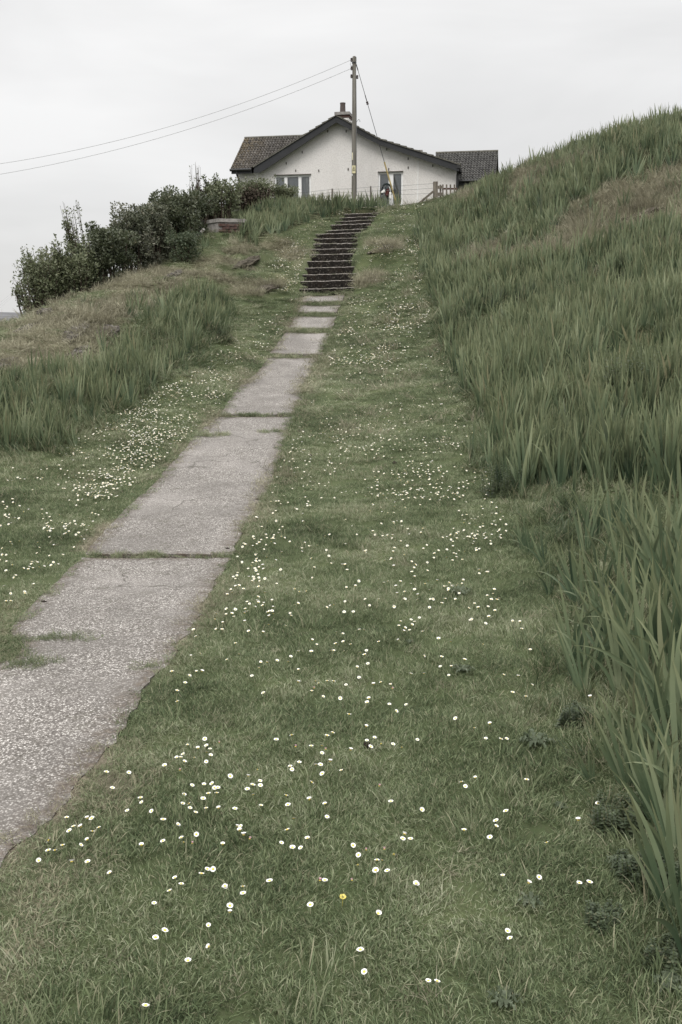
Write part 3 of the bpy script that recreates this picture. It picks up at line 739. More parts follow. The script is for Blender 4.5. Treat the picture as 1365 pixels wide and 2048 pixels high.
# ------------------------------------------------------------------ utility pole, cables, stay
PYD = 35.7
pt = C(709, 112, PYD); pb = C(709, 398, PYD); gz = float(H(pb[0], pb[1])); PX = float(pt[0])
pole = empty("utility_pole", (PX, PYD, gz), label="tall weathered wooden utility pole with a yellow warning plate in front of the house", category="utility pole")
hP = float(pt[2] - gz)
q = G(); q.lathe([(.085, -.4), (.083, 0), (.074, hP * .5), (.062, hP - .03), (.05, hP)], 14); q.obj("post", M_POLE, pole, smoothf=True)
def PL(px, py, dy=0): c_ = C(px, py, PYD + dy); return Vector((c_[0] - PX, dy, c_[2] - gz))
for px, py in ((703.6, 119), (703.8, 136), (703.5, 152), (715, 153.5)):
    c_ = PL(px, py); q = G()
    q.lathe([(.02, -.06), (.042, -.045), (.03, -.015), (.045, 0), (.03, .02), (.042, .045), (.015, .065)], 10, 0, c_); q.tube([c_, (0.0, 0, c_[2])], .012, 6)
    q.obj("insulator", M_IRON, pole)
q = G(); z = PL(709, 125)[2]; q.lathe([(.078, -.02), (.078, .02)], 12, 0, (0, 0, z)); q.obj("band", M_BLACK, pole)
q = G(); q.tube([PL(710, 112, -.04), PL(713, 114, -.05), PL(713.4, 121, -.06), PL(712, 126, -.07)], .008, 6); q.obj("jumper_wire", M_WIRE, pole)
q = G(); q.tube([PL(703, 122), PL(701, 128), PL(702.5, 131), PL(706, 131)], .007, 6); q.obj("jumper_wire", M_WIRE, pole)
q = G(); q.tube([PL(712.6, 155, -.03), PL(713.2, 215, -.03), PL(713.4, 225, -.03), PL(713.2, 300, -.03), PL(713.8, 392, -.03)], .010, 6); q.obj("earth_cable", M_WIRE, pole)
q = G(); q.tube([PL(712, 245, -.02), PL(715.5, 241), PL(718, 238), PL(720, 240), PL(720.5, 243.5)], .009, 6); q.obj("hook", M_WIRE, pole)
# warning plate
def plate(px0, px1, y0, y1, mat, name, par, dy=-.098):
    a = PL(px0, y0, dy); c_ = PL(px1, y1, dy); q = G(); q.box(((a[0] + c_[0]) / 2, dy, (a[2] + c_[2]) / 2), (abs(c_[0] - a[0]) / 2, .004, abs(a[2] - c_[2]) / 2)); return q.obj(name, mat, par)
pl = plate(705, 711.5, 330.5, 346, M_SIGN, "warning_plate", pole)
q = G()
tri = [PL(708.3, 332, -.104), PL(706.1, 340, -.104), PL(710.6, 340, -.104)]
for i in range(3): q.beam(tri[i], tri[(i + 1) % 3], .010, .003, 0, up=(0, 1, 0))
bolt = [PL(708.2, 334, -.104), PL(707.6, 336.6, -.104), PL(708.6, 336.8, -.104), PL(708.0, 339.2, -.104)]
for i in range(3): q.beam(bolt[i], bolt[i + 1], .009, .003, 0, up=(0, 1, 0))
q.beam(PL(705.6, 340.9, -.104), PL(711, 340.9, -.104), .006, .003, 0, up=(0, 1, 0))
q.obj("warning_symbol", M_INK, pl)
plate(704.6, 706.4, 304.5, 319.5, M_SIGNP, "number_strip", pole, -.075)
plate(704.2, 705.6, 347, 351, M_FRAME, "tag_plate", pole, -.075)

def cablepts(x0, y0, x1, y1, s, t0, t1, n=60, Yf=lambda t: PYD):
    P = []
    for i in range(n + 1):
        t = t0 + (t1 - t0) * i / n; x = x0 + (x1 - x0) * t; y = y0 + (y1 - y0) * t + s * 4 * t * (1 - t)
        P.append(C(x, y, Yf(t)))
    return P
for k, (a, lab) in enumerate([((702, 119.5, 0, 327, 25.7), "upper of the two thin power cables sagging left from the pole top"), ((702.5, 136.5, 0, 348, 23.5), "lower of the two thin power cables sagging left from the pole top")]):
    q = G(); q.tube(cablepts(*a, 0, 2.2), .0065, 5); q.obj("power_cable", M_WIREP, None, label=lab, category="cable", group="power cables on the pole")
# stay wire
sa = C(713, 128, PYD - .02); sb = C(796, 415, PYD + .1); sb[2] = H(sb[0], sb[1]); sb = C(793.5, 408, PYD + .1)
stay = empty("stay_wire", sb, label="slanting steel stay wire with a yellow sleeve, right of the utility pole", category="stay wire")
def SLp(t): return sa + (sb - sa) * t - sb
def tt(y): return (y - 128) / (408 - 128)
q = G(); q.tube([SLp(0), SLp(1.03)], .010, 6); q.obj("wire", M_BLACK, stay)
q = G(); q.tube([SLp(0), SLp(tt(140))], .018, 6); q.obj("wire_grip", M_BLACK, stay)
q = G(); q.tube([SLp(tt(188)), SLp(tt(200))], .016, 6); q.obj("wire_grip", M_BLACK, stay)
q = G(); q.tube([SLp(tt(200.5)), SLp(tt(201.5)), SLp(tt(204)), SLp(tt(206.5)), SLp(tt(207.5))], [.01, .045, .035, .045, .01], 10); q.obj("stay_insulator", M_IRON, stay)
q = G(); q.tube([SLp(tt(322)), SLp(1.03)], .028, 8); q.obj("yellow_sleeve", M_YEL, stay)
# three faint cables far left
for k in range(3):
    A = C(30, 580 + 4 * k, 120); B = C(-60, 640 + 8 * k, 90 - 4 * k)
    q = G(); q.tube([A, (A + B) / 2 + [0, 0, -.3], B], .02, 4); q.obj("distant_cable", M_WIREP, None, label=["uppermost", "middle", "lowest"][k] + " of three faint distant cables slanting down at the left edge", category="cable", group="faint cables beyond the hedge")

# ------------------------------------------------------------------ wire fence
fence = empty("wire_fence", (0, 33, 4.5), label="wire fence on leaning timber posts running along the hedge and below the house", category="fence")
posts = [(155, 578, 545, 5), (255, 541, 505, 5), (348, 499, 455, 5), (459, 440, 404, 8), (562, 414, 387, 4.5), (665, 402, 377, 3.5), (742, 405, 372, 3), (872, 404, 364, 7.5)]
tops = []
for (px, py, ty, w_) in posts:
    P = ground_on(BASE, [px], [py])[0][0] if py > 430 else C(px, py, {562: 34.6, 665: 35.9, 742: 36.0, 872: 35.4, 459: 31.5}.get(px, 31))
    tp_ = C(px - (3 if px == 562 else 0), ty, P[1]); wd = w_ / FPX * P[1]
    tops.append((tp_, tp_[2] - P[2]))
    if px in (872,): continue
    q = G(); off = Vector((0, 33, 4.5))
    q.tube([Vector(P) - off - Vector((0, 0, .5)), Vector((P + tp_) / 2) - off, Vector(tp_) - off], [wd * .55, wd * .5, wd * .47], 7); q.obj("fence_post", M_WOOD, fence)
for fz in (.06, .3, .55):
    q = G()
    for (a, ha), (c_, hc) in zip(tops[:-1], tops[1:]):
        A = Vector(a) - off - Vector((0, .05, ha * fz)); B = Vector(c_) - off - Vector((0, .05, hc * fz)); q.tube([A, (A + B) / 2 - Vector((0, 0, .02)), B], .0045, 4)
    q.obj("fence_wire", M_WIRE, fence)
# ------------------------------------------------------------------ gate post, brace and picket gate
GYD = 35.3
gb = C(872, 404, GYD)
gp = empty("gate_post_frame", gb, label="stout weathered gate post with a slanting brace and short rails at the garden entrance", category="gate post")
def GL(px, py, dy=0): c_ = C(px, py, GYD + dy); return tuple(c_ - gb)
q = G(); q.beam(GL(871.5, 412), GL(871.5, 363), .15, .15, up=(0, 1, 0)); q.obj("post", M_WOOD, gp)
q = G(); q.beam(GL(832, 412), GL(867, 382.5), .07, .06, up=(0, 1, 0)); q.obj("brace", M_WOOD, gp)
for y in (374, 388): q = G(); q.beam(GL(874, y, -.05), GL(886, y, -.05), .10 if y < 380 else .11, .03, up=(0, 1, 0)); q.obj("rail", M_WOOD, gp)
q = G(); q.beam(GL(881.5, 410, .03), GL(881.5, 369, .03), .055, .05, up=(0, 1, 0)); q.obj("upright", M_WOOD, gp)
gt = empty("picket_gate", C(900, 404, GYD), label="low wooden picket gate half hidden behind the grassy bank", category="gate")
gb2 = C(900, 404, GYD)
def GL2(px, py, dy=0): c_ = C(px, py, GYD + dy); return tuple(c_ - gb2)
for px in (886.3, 893.8, 901.5, 909.5): q = G(); q.beam(GL2(px, 408), GL2(px, 368.5), .05, .022, up=(0, 1, 0)); q.obj("picket", M_WOOD, gt)
for y in (377, 396): q = G(); q.beam(GL2(885, y, .035), GL2(915, y, .035), .055, .03, up=(0, 1, 0)); q.obj("gate_rail", M_REDRAIL, gt)
# ------------------------------------------------------------------ hooped thing under the right-hand window
cb = C(775, 402, 36.15)
cr_ = empty("garden_frame", cb, label="dark hooped frame with red and white cloth standing below the right-hand window", category="garden frame")
def QL(px, py, dy=0): c_ = C(px, py, 36.15 + dy); return Vector(c_ - cb)
for dy, s_ in ((-.12, 1), (.12, .92)):
    pts = [QL(774 + 10 * s_ * math.cos(a), 380 - 13.0 * s_ * math.sin(a) + (4 if math.sin(a) < 0 else 0), dy) for a in np.linspace(-.6, math.pi + .4, 14)]
    q = G(); q.tube(pts, .028, 7); q.obj("hoop", M_DKGREEN, cr_)
q = G()
for k in range(5):
    a = .5 + k * .53; q.tube([QL(774 + 10 * math.cos(a), 380 - 13 * math.sin(a), -.12), QL(774 + 9.2 * math.cos(a), 380 - 12 * math.sin(a), .12)], .02, 6)
q.tube([QL(774, 368, -.14), QL(772, 376, -.15), QL(769, 386, -.14)], .018, 6); q.tube([QL(775, 368, -.14), QL(779, 377, -.15), QL(781, 388, -.14)], .018, 6)
q.obj("cross_bar", M_DKGREEN, cr_)
def cloth(name, mat, pxs, dy):
    V = []; F = []; n_ = len(pxs)
    for i, (px, y0, y1) in enumerate(pxs):
        for j in range(5):
            t = j / 4; V.append(QL(px, y0 + (y1 - y0) * t, dy + .04 * math.sin(i * 1.3 + t * 3)))
    for i in range(n_ - 1):
        for j in range(4): F.append((i * 5 + j, (i + 1) * 5 + j, (i + 1) * 5 + j + 1, i * 5 + j + 1))
    o = link(name, mesh(name, V, F, mat, smoothf=True), cr_); md = o.modifiers.new('solid', 'SOLIDIFY'); md.thickness = .02
cloth("red_cloth", M_RED, [(771, 380, 390), (773, 377, 392), (775, 379, 393), (777, 376, 393), (780, 381, 392)], -.10)
cloth("white_cloth", M_WHITEC, [(762, 383, 386), (765, 381, 386), (768, 379.5, 385), (771, 380, 384)], -.2)
cloth("white_cloth", M_WHITEC, [(779, 384, 398), (781, 383, 400), (783.5, 385, 400)], -.18)
q = G(); q.tube([QL(761, 398, -.1), QL(760.5, 380, -.1), QL(762, 372, -.1)], .012, 5); q.obj("cane", M_WOOD, cr_)

# ------------------------------------------------------------------ concrete tank
A = C(395, 443, 31.0); B = C(436, 436.5, 30.0); Cc = C(492, 436.5, 30.15); D = A + (Cc - B)
zt = B[2]; tk = empty("concrete_tank", (B[0], B[1], zt - .8), label="small concrete and brick tank on the slope beside the hedge", category="tank")
o_ = np.array([B[0], B[1], zt - .8]); sq = [A, B, Cc, D]
def bx4(q, P, z0, z1, gr=0):
    cen = sum(P) / 4; V = []
    for z in (z0, z1):
        for p in P: v = p + (p - cen) / np.linalg.norm((p - cen)[:2]) * gr; V.append((v[0] - o_[0], v[1] - o_[1], z - o_[2]))
    q.add(V, [(3, 2, 1, 0), (4, 5, 6, 7)] + [(i, (i + 1) % 4, (i + 1) % 4 + 4, i + 4) for i in range(4)])
q = G(); bx4(q, sq, zt - 1.0, zt - .1, -.02); q.obj("tank_wall", M_CONC, tk)
q = G(); bx4(q, sq, zt - .1, zt, .03); q.obj("cover_slab", M_CONC, tk)
dv = (Cc - B); Lb = np.linalg.norm(dv); dv /= Lb
q = G()
for r in range(9):
    for k in range(int(Lb / .23)):
        c_ = B + dv * (.12 + .23 * k + (.11 if r % 2 else 0)) - o_; q.box((c_[0], c_[1] - .012, -.15 + .8 - .0 - r * .078 - .03), (.106, .02, .033))
br = q.obj("brick_face", M_BRICK, tk); br['kind'] = 'stuff'
q = G(); P = [C(402.5, 468, 29.9), C(403.5, 463, 29.85), C(406, 460, 29.85), C(409, 458.3, 29.9)]
q.tube([tuple(p) for p in P], [.035, .05, .05, .03], 8); q.obj("pale_pipe", M_CONC, None, label="pale curved pipe end poking out below the concrete tank", category="pipe")

# ------------------------------------------------------------------ instancing of stuff
def scatter(name, variants, P, rot, scl, idx_, attrs, **props):
    me = bpy.data.meshes.new(name); me.vertices.add(len(P)); me.vertices.foreach_set('co', np.asarray(P, np.float32).ravel())
    for k, v, t in (('rot', rot, 'FLOAT_VECTOR'), ('scl', scl, 'FLOAT_VECTOR')):
        a = me.attributes.new(k, t, 'POINT'); a.data.foreach_set('vector', np.asarray(v, np.float32).ravel())
    a = me.attributes.new('idx', 'INT', 'POINT'); a.data.foreach_set('value', np.asarray(idx_, np.int32))
    for k, v in attrs.items(): a = me.attributes.new(k, 'FLOAT', 'POINT'); a.data.foreach_set('value', np.asarray(v, np.float32))
    o = link(name, me, **props)
    ng = bpy.data.node_groups.new(name + "_nodes", 'GeometryNodeTree')
    ng.interface.new_socket('Geometry', in_out='INPUT', socket_type='NodeSocketGeometry'); ng.interface.new_socket('Geometry', in_out='OUTPUT', socket_type='NodeSocketGeometry')
    gi = ng.nodes.new('NodeGroupInput'); go = ng.nodes.new('NodeGroupOutput')
    j = ng.nodes.new('GeometryNodeJoinGeometry')
    for v in reversed(variants):
        src = bpy.data.objects.new(name + "_piece", v)
        inf = ng.nodes.new('GeometryNodeObjectInfo'); inf.inputs['Object'].default_value = src
        gti = ng.nodes.new('GeometryNodeGeometryToInstance'); ng.links.new(inf.outputs['Geometry'], gti.inputs[0]); ng.links.new(gti.outputs[0], j.inputs[0])
    ip = ng.nodes.new('GeometryNodeInstanceOnPoints'); ip.inputs['Pick Instance'].default_value = True
    ng.links.new(gi.outputs[0], ip.inputs['Points']); ng.links.new(j.outputs[0], ip.inputs['Instance'])
    def na(nm, t): q = ng.nodes.new('GeometryNodeInputNamedAttribute'); q.data_type = t; q.inputs[0].default_value = nm; return [s_ for s_ in q.outputs if s_.enabled][0]
    e2r = ng.nodes.new('FunctionNodeEulerToRotation'); ng.links.new(na('rot', 'FLOAT_VECTOR'), e2r.inputs[0]); ng.links.new(e2r.outputs[0], ip.inputs['Rotation'])
    ng.links.new(na('scl', 'FLOAT_VECTOR'), ip.inputs['Scale']); ng.links.new(na('idx', 'INT'), ip.inputs['Instance Index'])
    ng.links.new(ip.outputs[0], go.inputs[0])
    md = o.modifiers.new('scatter', 'NODES'); md.node_group = ng
    return o

# blade ribbons -> arrays
def ribbons(n, root, dirz, L, wid, bend, seg, tip=.15, fold=0.0, prof=None, base_w=.7):
    """root (n,2), dirz azimuth of lean (n), L length, bend = lean amount; returns V,F,bt,tip arrays"""
    V = []; F = []; BT = []; TP = []
    t = np.linspace(0, 1, seg + 1)
    face = rng.uniform(0, math.pi, n) if prof is None else prof
    for i in range(n):
        a = dirz[i]; k0, k1 = bend[i]
        ang = k0 + k1 * t ** 1.5            # lean from vertical along the blade
        ds = L[i] / seg
        r = np.concatenate([[0], np.cumsum(np.sin(ang[:-1]) * ds)]); z = np.concatenate([[0], np.cumsum(np.cos(ang[:-1]) * ds)])
        cx = root[i][0] + r * math.cos(a); cy = root[i][1] + r * math.sin(a)
        w = wid[i] * .5 * (base_w + (1 - base_w) * np.sin(np.minimum(t * 2.2, 1) * math.pi / 2)) * np.clip((1 - t) / (1 - .55), 0, 1) ** .75
        f = face[i]; wx, wy = math.cos(f), math.sin(f)
        o = len(V)
        if fold > 0:
            for s_ in range(seg + 1):
                V.append((cx[s_] - wx * w[s_], cy[s_] - wy * w[s_], z[s_])); V.append((cx[s_] - wy * fold * w[s_], cy[s_] + wx * fold * w[s_], z[s_])); V.append((cx[s_] + wx * w[s_], cy[s_] + wy * w[s_], z[s_]))
            for s_ in range(seg):
                q = o + 3 * s_; F.append((q, q + 1, q + 4, q + 3)); F.append((q + 1, q + 2, q + 5, q + 4))
            m = 3 * (seg + 1); TP += list(np.repeat(t, 3))
        else:
            for s_ in range(seg + 1):
                V.append((cx[s_] - wx * w[s_], cy[s_] - wy * w[s_], z[s_])); V.append((cx[s_] + wx * w[s_], cy[s_] + wy * w[s_], z[s_]))
            for s_ in range(seg): q = o + 2 * s_; F.append((q, q + 1, q + 3, q + 2))
            m = 2 * (seg + 1); TP += list(np.repeat(t, 2))
        BT += [rng.random()] * m
    return np.array(V), np.array(F), np.array(BT), np.array(TP) ** 2.5
def tuft(name, n, R, l0, l1, w_, lean, mat, seg=3):
    ph = rng.uniform(0, 2 * math.pi, n); rr = R * np.sqrt(rng.random(n))
    root = np.stack([rr * np.cos(ph), rr * np.sin(ph)], 1)
    az = rng.uniform(0, 2 * math.pi) + rng.normal(0, 1.1, n)
    L = rng.uniform(l0, l1, n); bend = np.stack([rng.uniform(.1, lean, n), rng.uniform(.2, 1.5, n)], 1)
    V, F, bt, tp_ = ribbons(n, root, az, L, rng.uniform(.7, 1.3, n) * w_, bend, seg)
    return mesh(name, V, F, mat, attrs={'bt': bt, 'tip': tp_})
grassv = [tuft("grass_tuft", 120, .085, .015, .040, .0025, 1.1, M_GRASS) for _ in range(5)] + [tuft("grass_tuft_long", 56, .06, .04, .095, .003, .8, M_GRASS) for _ in range(3)]
strawv = [tuft("straw_tuft", 70, .11, .06, .17, .0035, 1.15, M_STRAW) for _ in range(3)] + [tuft("mat_tuft", 90, .14, .04, .10, .0035, 1.35, M_STRAW) for _ in range(2)]

# lawn + rough grass points, denser near the camera
def sample(n, y0, y1, xs_=.40, xp=.8, power=1.0):
    u = rng.random(n); y = y0 + (y1 - y0) * u ** power
    x = (rng.random(n) * 2 - 1) * (y * xs_ + xp); return x, y
def cover(bands, dens):
    X = []; Y = []
    for (y0, y1, d) in bands:
        hw = ((y0 + y1) / 2) * .40 + 1.3; n = int(2 * hw * (y1 - y0) * d * dens)
        X.append(rng.uniform(-hw, hw, n)); Y.append(rng.uniform(y0, y1, n))
    return np.concatenate(X), np.concatenate(Y)
x, y = cover([(1.2, 2.4, 420), (2.4, 4, 380), (4, 6, 260), (6, 9, 170), (9, 13, 100), (13, 19, 55), (19, 27, 40), (27, 38, 28)], 1.0)
iris, dry, thc, pin, sin_ = zones(x, y)
n1 = fbm(x * 1.6, y * 1.6, 120, 3)
keep = (pin < .035) & (sin_ < .0) & (rng.random(len(x)) > thc * .75) & (rng.random(len(x)) > np.clip(dry - .15, 0, 1) * .55)
x, y, dry, thc, iris, n1, pin = [q[keep] for q in (x, y, dry, thc, iris, n1, pin)]
z = H(x, y); sc = np.clip(y / 6.5, 1, 3.4) ** .85
lng = (rng.random(len(x)) < (.03 + .25 * smooth(.58, .78, n1) + .35 * smooth(.1, .6, iris) + .55 * smooth(0, .5, x - .24 * y - .1) * (y < 5)))
ix = np.where(lng, rng.integers(5, 8, len(x)), rng.integers(0, 5, len(x)))
hs = rng.uniform(.75, 1.25, len(x)) * np.where(y > 12, .8, .95) * (1 - .45 * np.clip(thc, 0, 1)) * np.where((pin > -.12), .75, 1)
print("grass tufts", len(x))
scatter("lawn_grass", grassv, np.stack([x, y, z - .004], 1), np.stack([rng.normal(0, .12, len(x)), rng.normal(0, .12, len(x)), rng.uniform(0, 6.28, len(x))], 1),
        np.stack([sc, sc, sc ** .3 * hs], 1), ix, {'dry': np.clip(dry * .75 + thc * .7 + .08 + .16 * smooth(.45, .7, fbm(x * .7, y * .7, 130, 3)), 0, 1)},
        label="short green lawn grass on both sides of the path", category="grass", kind="stuff")

# dead grass: knoll, bank patches, path edges
x, y = cover([(1.2, 4, 260), (4, 9, 110), (9, 15, 90), (15, 22, 80), (22, 36, 60)], 1.0)
iris, dry, thc, pin, sin_ = zones(x, y)
keep = (pin < np.where(x > pathR(y) - .2, .055, .01)) & (sin_ < -.02) & (rng.random(len(x)) < np.maximum(smooth(.25, .8, dry), thc * .9) + .02)
x, y, thc, dry = [q[keep] for q in (x, y, thc, dry)]
sc = np.clip(y / 8, .55, 2.3); lowp = (thc > dry) | (rng.random(len(x)) < np.where(x < 0, .9, .6))
ix = np.where(lowp, rng.integers(3, 5, len(x)), rng.integers(0, 3, len(x)))
scatter("dead_grass", strawv, np.stack([x, y, H(x, y) - .01], 1), np.stack([rng.normal(0, .25, len(x)), rng.normal(0, .25, len(x)), rng.uniform(0, 6.28, len(x))], 1),
        np.stack([sc, sc, np.where(lowp, .6 * sc ** .6, .85 * sc)], 1), ix, {'dry': np.zeros(len(x))}, label="matted straw coloured dead grass on the knoll, the bank and the path edge", category="dead grass", kind="stuff")

# rough long grass where the banks meet the lawn and in the lower right corner
M_ROUGH = foliage("rough_grass_blade", [(.028, .045, .022), (.065, .092, .042), (.12, .15, .075), (.20, .215, .13)], spec=.3, trans=.2, straw=(.33, .30, .20))
roughv = [tuft("rough_tuft", 60, .10, .08, .24, .0042, .75, M_ROUGH, 5) for _ in range(5)]
x, y = cover([(1.2, 4.5, 110), (4.5, 8, 60), (8, 14, 34), (14, 24, 16), (24, 37, 9)], 1.0)
iris, dry, thc, pin, sin_ = zones(x, y)
dI = np.maximum(pdist(x, y, Z_IR), pdist(x, y, Z_IL)); wv_ = (fbm(x * 2.5, y * 2.5, 170, 3) - .5) * .5
pr = smooth(-.22, .1, dI + wv_ * np.clip(y / 8, .4, 1)) * np.where(dI > .9, .35, 1) * np.where((y < 8.5) & (y > 5.2) & (dI > .3), .25, 1)
corner = smooth(0, .45, x - (.245 * y + .16) + wv_ * .35) * (y < 4.6)
keep = (rng.random(len(x)) < np.maximum(pr, corner)) & (pin < -.15) & (sin_ < -.1)
x, y = x[keep], y[keep]; n_ = len(x); s_ = np.clip(y / 9, .62, 1.8)
print("rough", n_)
scatter("rough_grass", roughv, np.stack([x, y, H(x, y) - .01], 1), np.stack([rng.normal(0, .2, n_), rng.normal(-.08, .2, n_), rng.uniform(0, 6.28, n_)], 1), np.stack([s_, s_, s_ ** .5 * rng.uniform(.55, 1.15, n_)], 1), rng.integers(0, 5, n_),
        {'dry': np.clip(rng.normal(.14, .1, n_), 0, 1)}, label="rough long dark grass along the foot of the banks and in the lower right corner", category="rough grass", kind="stuff")

# ------------------------------------------------------------------ iris plants
def leafmesh(name, L, w_, k0, k1, seg=9, face=None, az=0.0):
    V, F, bt, tp_ = ribbons(1, [(0, 0)], [az], [L], [w_], [(k0, k1)], seg, fold=.28, prof=[(az if face is None else face)], base_w=.62)
    return V, F, bt, tp_
def irisplant(nl, h, spread, w_, seg=7):
    fanaz = rng.uniform(0, math.pi) * .35 - .3; VV = []; FF = []; B_ = []; T_ = []; o = 0
    for k in range(nl):
        s_ = (k - (nl - 1) / 2) / max(nl - 1, 1) * 2
        az = fanaz if s_ >= 0 else fanaz + math.pi
        az += rng.normal(0, .35)
        L = h * (1 - .35 * abs(s_)) * rng.uniform(.8, 1.15)
        k0 = abs(s_) * spread + rng.uniform(0, .08); k1 = rng.uniform(-.05, .3) * (1 if rng.random() < .9 else 4)
        V, F, bt, tp_ = leafmesh("", L, w_ * rng.uniform(.8, 1.2), k0, k1, seg, face=fanaz + rng.normal(0, .35))
        V = V + np.array([s_ * .035 * math.cos(fanaz), s_ * .035 * math.sin(fanaz) + rng.normal(0, .01), 0])
        # turn azimuth
        c_, s2 = math.cos(az), math.sin(az); X0 = V[:, 0].copy(); 
        V2 = V.copy()
        V, F, bt, tp_ = ribbons(1, [(s_ * .035 * math.cos(fanaz), s_ * .035 * math.sin(fanaz))], [az], [L], [w_ * rng.uniform(.8, 1.2)], [(k0, k1)], seg, fold=.28, prof=[fanaz + rng.normal(0, .3)], base_w=.62)
        VV.append(V); FF.append(F + o); B_.append(bt); T_.append(tp_); o += len(V)
    return np.concatenate(VV), np.concatenate(FF), np.concatenate(B_), np.concatenate(T_)
irisv = []
for k in range(10):
    V, F, bt, tp_ = irisplant(rng.integers(5, 10), .62, .27, .026)
    irisv.append(mesh("iris_plant", V, F, M_IRIS, attrs={'bt': bt, 'tip': tp_}))

# nearest irises set by hand on the ground of the right-hand bank (pixel of the foot -> point on the ground), height, turn
near_iris = [(1092, 1135, .30), (1062, 1112, .30), (1045, 1098, .28), (1100, 1190, .25), (1172, 1108, .40), (1190, 1085, .42), (1240, 1130, .38), (1225, 1075, .45), (1300, 1120, .40), (1275, 1085, .40),
             (1345, 1110, .48), (1160, 1215, .42), (1148, 1180, .36), (1200, 1240, .40), (1240, 1290, .42), (1322, 1250, .48), (1355, 1320, .55), (1280, 1360, .50), (1187, 1360, .36), (1148, 1330, .36), (1165, 1385, .34),
             (1245, 1400, .44), (1350, 1450, .52), (1215, 1330, .40), (1310, 1400, .50), (1262, 1230, .48), (1340, 1190, .52), (1375, 1400, .55), (1390, 1250, .55), (1395, 1330, .5), (1205, 1180, .40),
             (1258, 1575, .36), (1325, 1660, .40), (1350, 1715, .36), (1385, 1800, .38), (1185, 1570, .16), (1360, 1560, .45), (1390, 1640, .5), (1380, 1500, .5), (1225, 1480, .22), (1320, 1500, .40),
             (1290, 1180, .46), (1368, 1640, .36), (1300, 1620, .34), (1350, 1850, .45), (1385, 1930, .5), (1280, 1530, .36), (1320, 1330, .5), (1255, 1335, .46), (1218, 1280, .4), (1390, 1150, .5), (1365, 1060, .5), (1310, 1075, .42)]
P, hit = ground_at([q[0] for q in near_iris], [q[1] for q in near_iris])
IR_PTS = [(p[0], p[1], q[2] / .62 * 1.12) for p, q in zip(P, near_iris)]
nhand = len(IR_PTS)
# stands
x, y = cover([(1.3, 7, 44), (7, 11, 80), (11, 16, 78), (16, 24, 60), (24, 38, 46)], 1.0)
iris, dry, thc, pin, sin_ = zones(x, y)
clump = smooth(.25, .5, fbm(x * 1.3, y * 1.3, 140, 3))
keep = (rng.random(len(x)) < iris * (.35 + .65 * clump)) & (pin < -.1) & (sin_ < -.1) & ~((y < 7.1) & (x < .285 * y) & (x > 0)) & (y < 35.9)
keep &= ~((y < 6.5) & (rng.random(len(x)) < .55))
x, y = x[keep], y[keep]
o = np.argsort(y + np.abs(x) * .15)
x, y = x[o], y[o]
z = H(x, y); hgt = rng.uniform(.58, 1.02, len(x)) * np.where(y > 20, 1.1, 1) * np.where(x < -1, .82, 1.0) * np.where((y > 31) & (x > 2.5), .5, np.where(y > 33, .95, 1)) * (.75 + .35 * smooth(.3, .6, fbm(x * .9, y * .9, 150, 3)))
scatter_n = 250
# individual plants: hand set ones with each leaf a part, then the nearest of the stand as one mesh each
def in_view(x, y, z):
    zc = y * CP - (z - EYE) * SP; yc = y * SP + (z - EYE) * CP
    px = 682.5 + FPX * x / zc; py = 1024 - FPX * yc / zc
    return (px > -30) & (px < 1395) & (py > -20) & (py < 2120)
leafs = {}
def leafset(k):
    if k in leafs: return leafs[k]
    r = []
    nl = int(rng.integers(6, 10)); fan = rng.uniform(-.35, .35)
    for i in range(nl):
        s_ = (i - (nl - 1) / 2) / (nl - 1) * 2; az = (fan if s_ >= 0 else fan + math.pi) + rng.normal(0, .35)
        L = .62 * (1 - .30 * abs(s_)) * rng.uniform(.8, 1.15)
        V, F, bt, tp_ = ribbons(1, [(s_ * .03 * math.cos(fan), s_ * .03 * math.sin(fan))], [az], [L], [.022 * rng.uniform(.8, 1.2)],
                                [(abs(s_) * .17 + rng.uniform(0, .08), rng.uniform(.0, .55) if rng.random() < .88 else 1.6)], 10, fold=.28, prof=[fan + rng.normal(0, .3)], base_w=.62)
        r.append(mesh("leaf", V, F, M_IRIS, attrs={'bt': bt, 'tip': tp_}))
    leafs[k] = r; return r
solo = {0: "rightmost of three small iris plants standing out on the lawn", 1: "small iris plant in the middle of the three standing out on the lawn", 2: "leftmost small iris plant standing out on the lawn before the bank",
        3: "short iris plant on the lawn just below the three lone ones", 24: "iris plant on the right foreground bank", 31: "iris plant leaning left over the dark weeds at lower right", 35: "tiny single iris shoot in the short grass left of the lowest plants",
        32: "largest iris plant low at the right edge, leaning left over the weeds", 39: "small iris shoot beside the dark weeds of the foreground"}
IRLAB = []
for i, q in enumerate(near_iris):
    if i in solo and i != 24: IRLAB.append((solo[i], "foreground irises on the right-hand bank"))
    elif q[1] < 1150: IRLAB.append(("iris plant in the loose row below the open grassy gap of the bank", "irises below the gap in the bank"))
    elif q[1] < 1300: IRLAB.append(("iris plant in the middle rows of the foreground bank at the right edge", "irises of the middle rows of the foreground bank"))
    elif q[1] < 1480: IRLAB.append(("tall iris plant among those nearest the lawn on the foreground bank", "tall irises nearest the lawn"))
    else: IRLAB.append(("iris plant in the lowest group at the right edge of the picture", "lowest irises at the right edge"))
for i, (px_, py_, s_) in enumerate(IR_PTS):
    r = empty("iris_plant", (px_, py_, float(H(px_, py_)) - .01), random.uniform(-.5, .5), category="iris plant",
              label=IRLAB[i][0], group=IRLAB[i][1])
    r.scale = (s_, s_, s_); r.rotation_euler = (random.uniform(-.1, .05), random.uniform(-.30, -.04), r.rotation_euler[2])
    for me in leafset(i % 12): link("leaf", me, r)
vis = in_view(x, y, z); ni = np.where(vis)[0][:scatter_n]; rest = np.ones(len(x), bool); rest[ni] = False
